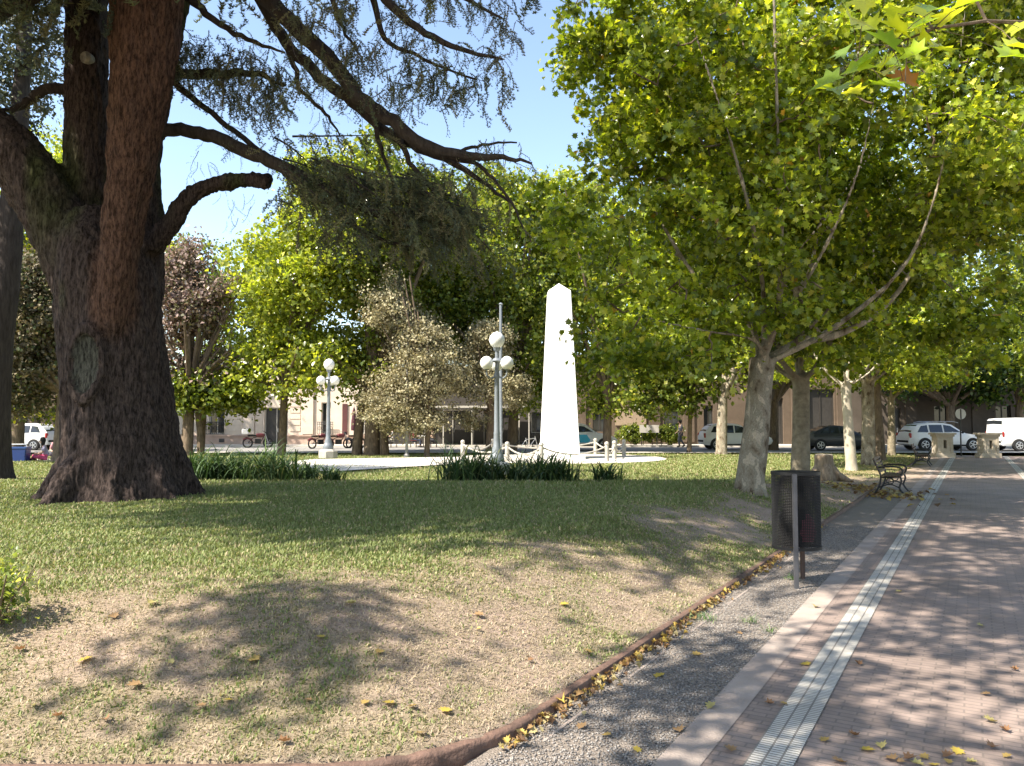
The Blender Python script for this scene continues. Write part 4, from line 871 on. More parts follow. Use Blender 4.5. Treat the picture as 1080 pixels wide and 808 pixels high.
tag(o, 'pale grey box shaped notice board standing by the hedge', 'notice board')

# ------------------------------------------------------------------ obelisk, lamps, poles
ob = empty('obelisk', OB); tag(ob, 'tall plain white painted obelisk on the plaza', 'obelisk')
mwhite = mat('obelisk_white', (.84, .83, .8), .7, noise=.04, scale=1.5, bump=.1, bscale=10)
q = MB(); q.box((0, 0, .15), (2.1, 2.1, .3)); q.build('plinth', mwhite, ob, bevel=.02)
q = MB(); a, b_ = .83, .5; zt = 7.35
V = [(-a, -a, .3), (a, -a, .3), (a, a, .3), (-a, a, .3), (-b_, -b_, zt), (b_, -b_, zt), (b_, b_, zt), (-b_, b_, zt)]
q.add(V, [(0, 3, 2, 1), (0, 1, 5, 4), (1, 2, 6, 5), (2, 3, 7, 6), (3, 0, 4, 7), (4, 5, 6, 7)]); q.build('shaft', mwhite, ob, bevel=.015)
q = MB(); q.add([(-b_, -b_, zt+.002), (b_, -b_, zt+.002), (b_, b_, zt+.002), (-b_, b_, zt+.002), (0, 0, zt+.42)], [(0, 3, 2, 1), (0, 1, 4), (1, 2, 4), (2, 3, 4), (3, 0, 4)]); q.build('cap', mwhite, ob)
mlamp = mat('lamp_grey', (.2, .225, .25), .5, metal=.2, noise=.15, scale=5)
def lamp(u, y, label, rz, ped):
    b = P(u, 480, y); e = empty('street_lamp', (b.x, y, float(hgt(b.x, y))+(.02 if not ped else .1)), rz); tag(e, label, 'street lamp', 'globe lamps on the lawn')
    q = MB(); q.lathe([(.42, 0), (.42, .28), (.36, .34), (.24, .38)], n=8); q.build('pedestal', M['concrete'] if ped else mlamp, e)
    q = MB(); q.lathe([(.22, .38), (.24, .46), (.19, .6), (.15, .68), (.16, .74), (.11, .85), (.095, 1.2), (.1, 1.25), (.088, 1.3), (.07, 2.9), (.085, 2.95), (.085, 3.05), (.06, 3.15), (.055, 3.75), (.1, 3.8), (.12, 3.87)], n=14); q.build('post', mlamp, e, smooth=True)
    q = MB(); q.lathe([(.1, 0), (.19, .08), (.245, .22), (.22, .36), (.13, .46), (.03, .5)], (0, 0, 3.87), 16); q.build('globe', M['globe'], e, smooth=True)
    for k in range(3):
        a = k*2*PI/3+PI/6; d = Vector((math.cos(a), math.sin(a), 0)); t_ = d*.36
        q = MB(); q.tube(spline([(d.x*.05, d.y*.05, 3.0), (d.x*.2, d.y*.2, 2.93), (d.x*.34, d.y*.34, 3.02), (t_.x, t_.y, 3.18)], 4), .026, 7); q.lathe([(.06, 0), (.1, .03)], (t_.x, t_.y, 3.17), 10); ar = q.build('arm', mlamp, e, smooth=True)
        q = MB(); q.lathe([(.09, 0), (.17, .07), (.205, .19), (.17, .31), (.09, .38), (.02, .4)], (t_.x, t_.y, 3.2), 14); q.build('globe', M['globe'], e, smooth=True)
    q = MB(); q.lathe([(.14, 3.42), (.17, 3.47), (.1, 3.55)], n=10); q.build('collar', mlamp, e, smooth=True)
    return e
lamp(346, 34.8, 'white globed street lamp on a pale pedestal in front of the cream house', PI, True)
lamp(524, 24.2, 'taller looking globe lamp standing close to the flagpole by the obelisk', PI, False)
def pole(u, y, top, r_, label, name, m):
    b = P(u, 470, y); e = empty(name, (b.x, y, float(hgt(b.x, y)))); tag(e, label, 'pole'); h_ = P(u, top, y).z-e.location.z
    q = MB(); q.tube([(0, 0, 0), (0, 0, h_)], [r_, r_*.8], 12); q.build('shaft', m, e, smooth=True)
    q = MB(); q.lathe([(r_*2, 0), (r_*2, .12), (r_*1.1, .2)], n=12); q.build('base', m, e); q = MB(); q.lathe([(r_*.8, h_), (r_*1.3, h_+.05), (r_*.4, h_+.12)], n=10); q.build('finial', m, e); return e
pole(528, 36.8, 322, .085, 'grey flagpole without a flag rising behind the taller globe lamp', 'flagpole', mlamp)
pole(429, 37.5, 350, .07, 'thin plain grey pole in front of the beige feathery tree', 'pole', mat('pole_grey', (.33, .32, .3), .6, noise=.15))
# chain posts round the plaza
cps = [(488, 34.9), (535, 31.6), (571, 30.6), (640, 31.8), (648, 33.6), (658, 36.2), (628, 38.6), (520, 38.2)]
cl = ['leftmost of the chain posts round the obelisk', 'chain post in front of the plaza beside the taller globe lamp', 'chain post right before the obelisk foot', 'nearest of the three chain posts right of the obelisk', 'middle one of the three chain posts right of the obelisk', 'rightmost of the three chain posts right of the obelisk', 'chain post behind the obelisk by the white and blue car', 'chain post behind the plaza left of the obelisk']
tops = []
for (u, y_), lb in zip(cps, cl):
    b = P(u, 470, y_); e = empty('chain_post', (b.x, y_, .14)); tag(e, lb, 'chain post', 'short posts carrying the chain round the obelisk')
    q = MB(); q.lathe([(.09, 0), (.09, .6), (.075, .66)], n=12); q.build('post', M['concrete'], e, smooth=True); q = MB(); q.lathe([(.075, .66), (.1, .7), (.08, .78), (.02, .81)], n=12); q.build('cap', M['concrete'], e, smooth=True); tops.append(Vector((b.x, y_, .14+.62)))
for i in range(len(tops)):
    a, c = tops[i], tops[(i+1) % len(tops)]; n_ = 22; q = MB(); pts = [a.lerp(c, t)-Vector((0, 0, .3*4*t*(1-t))) for t in np.linspace(0, 1, n_)]
    q.tube(pts, [.028+.012*(k % 2) for k in range(n_)], 6)
    o = q.build('chain', M['concrete'], smooth=True); tag(o, ['slack pale chain between the leftmost post and the one by the globe lamp', 'short slack chain in front of the obelisk, left stretch', 'slack chain hanging across the front right of the obelisk', 'shortest chain between the nearest and middle right posts', 'chain between the middle and rightmost right posts', 'chain at the back right of the plaza near the parked car', 'long chain behind the obelisk', 'chain at the back left corner of the plaza'][i], 'chain', 'chain round the obelisk')

# ------------------------------------------------------------------ plants
def strap_clump(n, L, w_, seed, spread=.12):
    r_ = np.random.default_rng(seed); V = []; Fs = []; T = []
    for k in range(n):
        a = r_.uniform(0, 6.28); d = np.array([math.cos(a), math.sin(a), 0]); sd_ = np.array([-d[1], d[0], 0]); l_ = L*r_.uniform(.55, 1.1); p = d*r_.uniform(0, spread)+np.array([r_.normal(0, spread), r_.normal(0, spread), 0]); el = r_.uniform(.75, 1.5); o = len(V); wd_ = w_*r_.uniform(.7, 1.2); c_ = np.array([(.035, .07, .022), (.05, .1, .03), (.11, .17, .05), (.2, .22, .09)][r_.choice(4, p=[.45, .35, .15, .05])])
        for s_ in range(6):
            ww = wd_*(1-(s_/5)**2*.9); V += [p+sd_*ww/2+np.array([0, 0, .012]), p-sd_*ww/2+np.array([0, 0, .012])]
            if s_ < 5: Fs.append((o+2*s_, o+2*s_+1, o+2*s_+3, o+2*s_+2)); T.append(c_)
            p = p+(d*math.cos(el)+np.array([0, 0, math.sin(el)]))*l_/5; el -= r_.uniform(.2, .5)
    return np.array(V), np.array(Fs), np.array(T)
ag = [(207, 514, 1, 'leftmost'), (230, 514, 1.05, ''), (254, 515, 1, ''), (278, 515, 1.1, ''), (301, 515, .95, ''), (350, 511, .55, ''), (487, 514, 1.1, ''), (510, 515, 1.05, ''), (525, 515, .6, ''), (549, 515, .85, ''), (573, 515, .95, ''), (592, 514, .75, ''), (640, 516, .6, ''), (325, 512, .6, '')]
al = ['strap leaved plant touching the right side of the cedar trunk', 'second strap leaved plant from the cedar trunk', 'third strap leaved plant from the cedar trunk', 'large strap leaved plant near the right end of the left clump', 'last full strap leaved plant of the clump by the cedar', 'small sparse strap leaved plant alone below the first globe lamp', 'big dark strap leaved plant left of the taller globe lamp', 'dark strap leaved plant right at the foot of the taller globe lamp', 'small strap leaved plant between the two dark clumps', 'strap leaved plant left of the obelisk front post', 'full strap leaved plant right before the obelisk', 'smaller strap leaved plant at the right foot of the obelisk', 'thin spiky plant alone to the right of the obelisk', 'low strap leaved plant trailing off the clump by the cedar']
for i, ((u, v, s_, _), lb) in enumerate(zip(ag, al)):
    b = G(u, v); b = P(u, 500, 17.4+.5*math.sin(i)); b.z = float(hgt(b.x, b.y))
    V, Fa, T = strap_clump(int(190*s_), .98*s_, .042, 900+i, .2*s_); V = V*np.array([.9, .9, 1.2]); o = npmesh('agapanthus', V, Fa, M['blade'], tint=T); o.location = b; tag(o, lb, 'plant', 'strap leaved plants in the lawn bed')
b = G(-2, 662); sh = empty('shrub', b); tag(sh, 'small light leaved shrub cut by the left edge of the photo', 'shrub')
crown_mesh('leaves', [(0, 0, .25, .2, .2, .24), (-.15, 0, .2, .25, .2, .2)], 120, 22, .07, .05, [(.13, .18, .05), (.25, .3, .12), (.35, .38, .2)], [2, 2, 1], M['leaf'], 71, 0, .1, parent=sh, nfreq=2, flat=1) if False else None
rr_ = np.random.default_rng(5); n = 800; pos = rr_.normal(0, 1, (n, 3))*[.09, .1, .12]+[-.04, 0, .2]; pos[:, 2] = np.abs(pos[:, 2])+.02
V, Fa = scatter(*LF0, pos, basis(rr_.normal(0, .6, (n, 3))+[0, 0, .6], rr_.random(n)*6.28), rr_.uniform(.025, .055, n)); t = np.array([(.12, .17, .05), (.24, .3, .11), (.38, .4, .2)])[rr_.integers(0, 3, n)]
npmesh('leaves', V, Fa, M['leaf'], sh, tint=np.repeat(t, 2, 0)); q = MB()
for k in range(14): a = k*.45*2; q.tube([(0, 0, 0), (.08*math.cos(a), .08*math.sin(a), .18), (.22*math.cos(a), .2*math.sin(a), .36)], [.008, .006, .002], 5)
q.build('stems', M['bark_brown'], sh)
# weeds on the gravel
for i, (u, v, s_) in enumerate([(742, 655, 1), (792, 658, .6), (836, 612, .7), (812, 668, .4)]):
    b = Z(u, v, .004); V, Fa, T = strap_clump(int(60*s_), .11, .006, 950+i, .05*s_); o = npmesh('weed_tuft', V, Fa, M['blade'], tint=T*1.6+.02); o.location = b
    tag(o, ['largest green weed tuft on the gravel beside the leaf filled gutter', 'weed tuft on the gravel close to the concrete band', 'weed tuft round the foot of the bin post', 'tiny weed tuft at the edge of the gravel'][i], 'weed')
# stump
b = onw(3.6, 21.9, -.02); st = empty('tree_stump', b); tag(st, 'sawn tree stump with flaring roots among the plane trees', 'stump')
tb_ = [([Vector((0, 0, -.1)), Vector((0, 0, .1)), Vector((0, 0, .3)), Vector((0, 0, .72))], [.36, .33, .27, .25])]
for a in (.2, -.5, 2.2, 3.5, 4.6): d = Vector((math.cos(a), math.sin(a), 0)); tb_.append(([d*.12+Vector((0, 0, .45)), d*.34+Vector((0, 0, .14)), d*(.75 if a < .3 and a > -.6 else .5)+Vector((0, 0, -.05))], [.13, .13, .05]))
o = solid_wood('trunk', tb_, .025, mat('stump_wood', (.33, .25, .17), .9, col2=(.17, .12, .08), scale=5, bump=.8, bscale=20, stretch=(3, 3, .6)), st, lambda p, no: .05*(fbm(p[:, 0]*9, p[:, 1]*9, p[:, 2]*1.5, o=3, seed=2)-.5))
q = MB(); q.lathe([(.235, .715), (.22, .735)], n=20); q.build('sawn_top', mat('cut_wood', (.5, .4, .28), .9, noise=.3, scale=12), st)

# ------------------------------------------------------------------ litter bin
bc = P(840, 560, 8.42); bn = empty('litter_bin', (bc.x, 8.42, .0)); tag(bn, 'black perforated metal litter bin on two posts beside the walk', 'litter bin')
mbin = mat('black_bin', (.009, .009, .01), .5, metal=.2, noise=.3, scale=10)
NU, NV = 76, 48; V = []; Fs = []
for j in range(NV+1):
    for i in range(NU): a = 2*PI*i/NU; V.append((.245*math.cos(a), .215*math.sin(a), .385+.78*j/NV))
for j in range(NV):
    for i in range(NU): Fs.append((j*NU+i, j*NU+(i+1) % NU, (j+1)*NU+(i+1) % NU, (j+1)*NU+i))
q = MB(); q.add(V, Fs); o = q.build('basket', mbin, bn); md = o.modifiers.new('w', 'WIREFRAME'); md.thickness = .0095; md.use_replace = True
for z_, h_ in ((.375, .03), (1.15, .035)):
    q = MB()
    for k in range(40):
        a, c = 2*PI*k/40, 2*PI*(k+1)/40; V = []
        for rr in (1.0, 1.045):
            for z2 in (z_, z_+h_):
                V += [(.245*rr*math.cos(a), .215*rr*math.sin(a), z2), (.245*rr*math.cos(c), .215*rr*math.sin(c), z2)]
        q.add(V, [(0, 1, 3, 2), (4, 6, 7, 5), (2, 3, 7, 6), (0, 4, 5, 1)])
    q.build('rim', mbin, bn)
q = MB(); q.lathe([(.15, .4), (.17, .7), (.1, .8)], n=24); q.v = [(a, b*.87, c) for a, b, c in q.v]; q.build('liner', mat('grey_liner', (.02, .02, .023), .6, noise=.5, scale=9), bn, smooth=True)
q = MB(); q.lathe([(.0, .44), (.09, .46), (.115, .55), (.1, .68), (.05, .74)], (.06, -.06, 0), 12); q.v = [(a+.01*math.sin(c*60), b-.0, c) for a, b, c in q.v]; q.build('litter', mat('pink_plastic', (.45, .1, .16), .45, noise=.4, scale=9), bn, smooth=True)
for s_, m_ in ((-1, M['grey_metal']), (1, mat('rust_post', (.1, .06, .045), .7, noise=.3, scale=9))):
    q = MB(); q.box((-.1 if s_ < 0 else .15, s_*.25, .57), (.045, .035, 1.2)); q.build('post', mat('post_grey', (.1, .1, .11), .5, metal=.2, noise=.2, scale=8) if s_ < 0 else m_, bn, bevel=.004)

# ------------------------------------------------------------------ benches
mslat = mat('bench_slat', (.13, .07, .045), .55, noise=.3, scale=10)
def bench(wl, y, label):
    p = pw(wl, y); e = empty('park_bench', (p.x, p.y, .004), -TH); tag(e, label, 'bench', 'slatted benches along the walk')
    # local x across the walk (towards it), y along it
    for s_ in (-.62, .62):
        q = MB()
        q.tube(spline([(-.34, s_, 0), (-.24, s_, .2), (-.2, s_, .42), (-.27, s_, .62), (-.36, s_, .84)], 4), .022, 8)
        q.tube(spline([(.3, s_, 0), (.2, s_, .16), (.24, s_, .32), (.22, s_, .42)], 4), .022, 8)
        q.tube([(-.2, s_, .4), (.24, s_, .42)], .02, 8); q.tube(spline([(-.27, s_, .62), (-.02, s_, .66), (.2, s_, .64), (.27, s_, .56), (.22, s_, .43)], 4), .02, 8)
        q.tube(spline([(-.24, s_, .16), (0, s_, .24), (.2, s_, .16)], 4), .014, 6); q.tube([(.08*math.cos(a), s_, .32+.07*math.sin(a)) for a in np.linspace(0, 6.28, 12)], .012, 5)
        q.build('side_frame', M['iron'], e, smooth=True)
    q = MB()
    for k in range(6): q.box((-.17+k*.078, 0, .44+.004*math.cos(k)), (.055, 1.4, .025))
    q.build('seat', mslat, e)
    q = MB()
    for k in range(5): z_ = .53+k*.075; q.box((-.225-.115*k/4*1.05, 0, z_), (.022, 1.4, .052))
    q.build('backrest', mslat, e)
bench(1.74, 19.3, 'nearer slatted park bench with curled iron sides beside fallen leaves')
bench(1.78, 31.4, 'farther dark bench by the walk before the stone gate pillar')

# gate pillars
def pillar(u, y, label, rot):
    b = P(u, 470, y); e = empty('gate_pillar', (b.x, y, .0), rot); tag(e, label, 'pillar', 'stone gate pillars at the end of the walk'); m_ = mat('pillar_stone', (.46, .4, .32), .85, noise=.25, scale=4, bump=.4, bscale=25)
    q = MB(); q.box((0, 0, .1), (.98, .6, .24)); q.build('base', m_, e, bevel=.015)
    q = wall_mb(-.4, .4, .22, 1.02, -.24, .48, [(-.07, .09, .45, .85)]); q.build('shaft', m_, e)
    q = MB(); q.box((.01, .02, .65), (.155, .1, .395)); q.build('niche_back', mat('niche_dark', (.1, .085, .07), .9), e)
    q = MB(); q.box((0, 0, 1.07), (.92, .58, .1)); q.box((0, 0, 1.165), (1.06, .68, .09)); q.build('cap', m_, e, bevel=.012)
    for s_ in (-.31, .31): q = MB(); q.box((s_, -.255, .6), (.12, .03, .66)); q.build('relief', m_, e)
pillar(994, 38.9, 'squat carved stone pillar on the left side of the walk end', 0); pillar(1042, 38.6, 'squat carved stone pillar on the right side before the white van', 0)
# road sign
b = P(1013.5, 470, 40.2); e = empty('road_sign', (b.x, 40.2, .0)); tag(e, 'round grey backed road sign on a slim dark pole', 'sign')
q = MB(); q.tube([(0, 0, 0), (0, 0, 2.5)], .035, 8); q.build('pole', M['iron'], e, smooth=True)
q = MB(); q.lathe([(.27, -.012), (.27, .012)], n=28); q.v = [(a, c-.05, b_+2.15) for a, b_, c in q.v]; o = q.build('disc', mat('sign_back', (.5, .5, .49), .5, metal=.2, noise=.1), e)
q = MB(); q.box((0, -.075, 2.15), (.05, .02, .5)); q.build('bracket', M['iron'], e)

# ------------------------------------------------------------------ vehicles
def car(name, label, cat, u, y, L, W, H, st, paint, wins, wheels, rz=0, wr=.32, roofrail=False, light_front=True, extra=None):
    """st: stations (x 0..1, z low, z belt, z top, half width at top)"""
    b = P(u, 470, y); e = empty(name, (b.x, y, .13), rz); tag(e, label, cat); hw = W/2
    V = []; Fs = []; n = 10
    def sect(s): 
        x, zl, zb, zt, tw = s; X_ = (x-.5)*L; nose = 1-.16*max(0, (abs(x-.5)-.4)/.1)**1.5
        k = [(hw*.9, zl), (hw*1.0, zl+.18), (hw*1.0, (zl+zb)/2+.08), (hw*.965, zb)]
        k.append((tw*hw, zt-.03)); k = [(a*nose, z_) for a, z_ in k]; return X_, k
    for s in st:
        X_, k = sect(s); V += [(X_, -a, z_) for a, z_ in k]+[(X_, a, z_) for a, z_ in k[::-1]]
        V += [(X_, 0, s[3])]
    m_ = 11
    for i in range(len(st)-1):
        ring = list(range(5))+[10]+list(range(5, 10))
        for q_ in range(11):
            a, c = ring[q_], ring[(q_+1) % 11]; Fs.append((i*m_+a, i*m_+c, (i+1)*m_+c, (i+1)*m_+a))
    ring = list(range(5))+[10]+list(range(5, 10)); Fs.append(tuple(ring)); Fs.append(tuple((len(st)-1)*m_+a for a in ring[::-1]))
    mb = MB(); mb.add(V, Fs); mb.build('body', paint, e, smooth=True)
    xs = [s[0] for s in st]
    def at(x, col_): return float(np.interp(x, xs, [s[col_] for s in st]))
    def side(x, z_, sgn, off=.012):
        zb, zt, tw = at(x, 2), at(x, 3)-.03, at(x, 4); t = (z_-zb)/max(zt-zb, .01); t = min(max(t, 0), 1); return ((x-.5)*L, sgn*(hw*(.965*(1-t)+tw*t)+off), z_)
    for poly in wins:
        for sgn in (-1, 1):
            q = MB(); pp = [side(x, z_, sgn) for x, z_ in poly]; q2 = [(a, b_-sgn*.03, c) for a, b_, c in pp]; k = len(pp)
            q.add(pp+q2, [tuple(range(k)), tuple(range(k, 2*k))[::-1]]+[(i, i+k, (i+1) % k+k, (i+1) % k) for i in range(k)]); q.build('window', M['glass'], e)
    # front and rear screens
    for xa, xb, nm in extra['screens']:
        za, zb_ = at(xa, 3), at(xb, 3); ta, tb2 = at(xa, 4)*hw-.06, at(xb, 4)*hw-.06; o_ = .014
        nrm_ = Vector((-(zb_-za), 0, (xb-xa)*L)).normalized(); nrm_ = nrm_ if nrm_.z > 0 else -nrm_
        pa = [Vector(((xa-.5)*L, s_*ta, za-.03)) for s_ in (-1, 1)]; pb = [Vector(((xb-.5)*L, s_*tb2, zb_-.03)) for s_ in (1, -1)]; ca = Vector(((xa-.5)*L, 0, za)); cb_ = Vector(((xb-.5)*L, 0, zb_))
        pts = [pa[0], ca, pa[1], pb[0], cb_, pb[1]]; q = MB(); q.add([p+nrm_*o_ for p in pts]+[p-nrm_*.02 for p in pts], [(0, 1, 4, 5), (1, 2, 3, 4), (7, 6, 11, 10), (8, 7, 10, 9), (0, 6, 7, 1), (1, 7, 8, 2), (2, 8, 9, 3), (3, 9, 10, 4), (4, 10, 11, 5), (5, 11, 6, 0)]); q.build(nm, M['glass'], e)
    for wx in wheels:
        for sgn in (-1, 1):
            c = ((wx-.5)*L, sgn*(hw-.09), wr); R_ = Matrix.Translation(c) @ Matrix.Rotation(-PI/2*sgn, 4, 'X')
            ar = MB(); ar.lathe([(wr*1.12, -.06), (wr*1.12, .092)], n=26); ar.v = [tuple(R_ @ Vector(p)) for p in ar.v]; ar.v = [(a, b_, max(c_, at(wx, 1)+.0)) for a, b_, c_ in ar.v]
            ar.build('wheel_arch', M['rubber'], e)
            q = MB(); q.lathe([(wr*.62, -.1), (wr*.95, -.1), (wr, -.05), (wr, .07), (wr*.95, .115), (wr*.64, .118)], n=26); q.v = [tuple(R_ @ Vector(p)) for p in q.v]; w0 = q.build('wheel', M['rubber'], e, smooth=True)
            q = MB(); q.lathe([(wr*.64, .06), (wr*.64, .122), (wr*.56, .126), (wr*.52, .1)], n=24); 
            for k in range(5): a = k*2*PI/5; q.box((wr*.3*math.cos(a), wr*.3*math.sin(a), .118), (wr*.6, wr*.14, .02), rz=a)
            q.lathe([(wr*.12, .1), (wr*.1, .135)], n=10); q.v = [tuple(R_ @ Vector(p)) for p in q.v]; q.build('rim', M['rim'], w0)
    mlight = mat('headlight', (.7, .72, .75), .15, spec=.8); mtail = mat('tail_light', (.35, .02, .02), .25)
    for sgn in (-1, 1):
        q = MB(); q.box((L*.455, sgn*hw*.8, at(.95, 2)-.1), (.24, .2, .13)); q.build('headlight', mlight, e, bevel=.03)
        q = MB(); q.box((-L*.485, sgn*hw*.82, at(.04, 2)-.12), (.1, .18, .28)); q.build('tail_light', mtail, e, bevel=.02)
        q = MB(); q.box((L*extra.get('mirror', .17), sgn*(hw+.07), at(.67, 2)+.08), (.1, .16, .12)); q.build('mirror', extra.get('mm', paint), e, bevel=.03)
        for hx_ in extra.get('handles', (.42, .62)): q = MB(); q.box(((hx_-.5)*L, sgn*(hw*.985), at(hx_, 2)-.1), (.16, .03, .03)); q.build('handle', paint, e)
    q = MB(); q.box((0, 0, at(.5, 1)+.05), (L*.5, W*.965, .1)); q.build('sill', M['rubber'], e, bevel=.01)
    q = MB(); q.box((-L*.5, 0, at(.03, 1)+.22), (.04, W*.7, .12)); q.build('rear_bumper', M['rubber'], e, bevel=.01)
    q = MB(); q.box((L*.49, 0, at(.97, 1)+.2), (.04, W*.6, .14)); q.build('grille', M['rubber'], e, bevel=.01)
    if roofrail:
        for sgn in (-1, 1): q = MB(); q.tube([(-.28*L, sgn*hw*.68, H-.02), (-.2*L, sgn*hw*.68, H+.04), (.1*L, sgn*hw*.68, H+.04), (.16*L, sgn*hw*.68, H-.03)], .018, 6); q.build('roof_rail', M['rim'], e)
    return e
mpw = mat('white_car_paint', (.78, .78, .78), .3, spec=.6, noise=.03, scale=2); mpd = mat('dark_grey_car_paint', (.045, .048, .055), .3, spec=.6, metal=.3)
suv = [(0, .38, .8, .82, .8), (.02, .3, .96, 1.02, .8), (.07, .27, 1.0, 1.3, .76), (.13, .27, 1.0, 1.5, .74), (.3, .25, .98, 1.6, .74), (.46, .25, .96, 1.58, .74), (.56, .25, .95, 1.5, .74), (.7, .25, .95, 1.08, .82), (.74, .25, .95, 1.0, .86), (.9, .27, .86, .9, .84), (.97, .3, .72, .76, .78), (1, .36, .6, .62, .72)]
car('parked_car', 'white SUV parked behind the stone pillars at the end of the walk', 'car', 992, 45.4, 4.35, 1.8, 1.6, suv, mpw, [[(.1, 1.04), (.16, 1.4), (.24, 1.44), (.24, 1.04)], [(.26, 1.04), (.26, 1.45), (.43, 1.46), (.43, 1.04)], [(.45, 1.04), (.45, 1.46), (.54, 1.4), (.66, 1.06)]], (.19, .81), wr=.345, roofrail=True, extra=dict(screens=[(.72, .57, 'windscreen'), (.03, .12, 'rear_window')], mm=M['rubber']))
van = [(0, .35, 1.0, 1.2, .86), (.01, .3, 1.05, 1.72, .84), (.04, .28, 1.05, 1.82, .84), (.3, .26, 1.05, 1.86, .84), (.58, .26, 1.03, 1.84, .84), (.66, .26, 1.02, 1.68, .82), (.78, .26, 1.0, 1.16, .86), (.82, .27, 1.0, 1.06, .88), (.94, .3, .86, .92, .84), (1, .36, .65, .68, .76)]
car('parked_van', 'white panel van with small square side windows at the right edge', 'van', 1088, 44.6, 4.25, 1.8, 1.85, van, mpw, [[(.32, 1.12), (.32, 1.6), (.47, 1.6), (.47, 1.12)], [(.52, 1.12), (.52, 1.6), (.6, 1.6), (.71, 1.14)]], (.2, .83), wr=.32, extra=dict(screens=[(.79, .665, 'windscreen'), (.006, .0101, 'rear_window')], handles=(.5,), mm=M['rubber']))
sed = [(0, .4, .85, .87, .78), (.02, .32, .95, 1.0, .8), (.1, .28, .96, 1.04, .84), (.14, .27, .95, 1.1, .8), (.3, .25, .93, 1.4, .72), (.42, .25, .92, 1.45, .72), (.52, .25, .92, 1.4, .72), (.68, .25, .92, 1.02, .82), (.72, .25, .92, .96, .86), (.9, .28, .82, .86, .84), (.97, .3, .7, .73, .78), (1, .36, .58, .6, .72)]
car('parked_car', 'dark grey sedan parked behind the second plane tree', 'car', 885, 45.2, 4.5, 1.75, 1.45, sed, mpd, [[(.18, .99), (.29, 1.32), (.31, 1.33), (.31, .98)], [(.33, .98), (.33, 1.34), (.43, 1.36), (.43, .97)], [(.45, .97), (.45, 1.36), (.52, 1.33), (.64, .97)]], (.19, .81), wr=.32, extra=dict(screens=[(.69, .53, 'windscreen'), (.15, .29, 'rear_window')]))
hat = [(0, .4, .8, .84, .8), (.02, .3, .95, 1.05, .8), (.08, .27, .98, 1.35, .76), (.14, .26, .97, 1.5, .74), (.3, .25, .95, 1.55, .74), (.5, .25, .93, 1.52, .74), (.62, .25, .93, 1.3, .76), (.74, .25, .93, 1.04, .84), (.78, .25, .92, .98, .86), (.93, .28, .82, .86, .84), (1, .36, .58, .62, .74)]
HW = [[(.1, 1.02), (.15, 1.36), (.24, 1.4), (.24, 1.02)], [(.26, 1.0), (.26, 1.4), (.43, 1.42), (.43, .99)], [(.45, .99), (.45, 1.42), (.56, 1.34), (.7, 1.0)]]
car('parked_car', 'white hatchback seen between two plane tree trunks', 'car', 775, 46.4, 4.0, 1.75, 1.55, hat, mpw, HW, (.18, .81), wr=.33, extra=dict(screens=[(.76, .6, 'windscreen'), (.03, .12, 'rear_window')], mm=M['rubber']))
e = car('parked_car', 'white car with a blue door panel beside the obelisk', 'car', 612, 45.6, 4.1, 1.75, 1.55, suv, mpw, [[(.1, 1.04), (.16, 1.36), (.24, 1.38), (.24, 1.04)], [(.26, 1.04), (.26, 1.39), (.43, 1.4), (.43, 1.04)], [(.45, 1.04), (.45, 1.4), (.54, 1.36), (.66, 1.06)]], (.19, .81), wr=.33, extra=dict(screens=[(.72, .57, 'windscreen'), (.03, .12, 'rear_window')]))
q = MB(); q.add([(a, -.895, z_) for a, z_ in ((-.45, .45), (.42, .45), (.5, .6), (.3, .9), (-.45, .9))]+[(a, -.86, z_) for a, z_ in ((-.45, .45), (.42, .45), (.5, .6), (.3, .9), (-.45, .9))], [(0, 1, 2, 3, 4), (9, 8, 7, 6, 5), (0, 5, 6, 1), (1, 6, 7, 2), (2, 7, 8, 3), (3, 8, 9, 4), (4, 9, 5, 0)]); q.build('door_panel', mat('blue_panel', (.02, .42, .62), .4), e)
car('parked_car', 'small white car parked under yellow leaves at far left', 'car', 22, 46.0, 3.9, 1.7, 1.5, hat, mpw, HW, (.18, .81), wr=.3, rz=PI, extra=dict(screens=[(.76, .6, 'windscreen'), (.03, .12, 'rear_window')]))

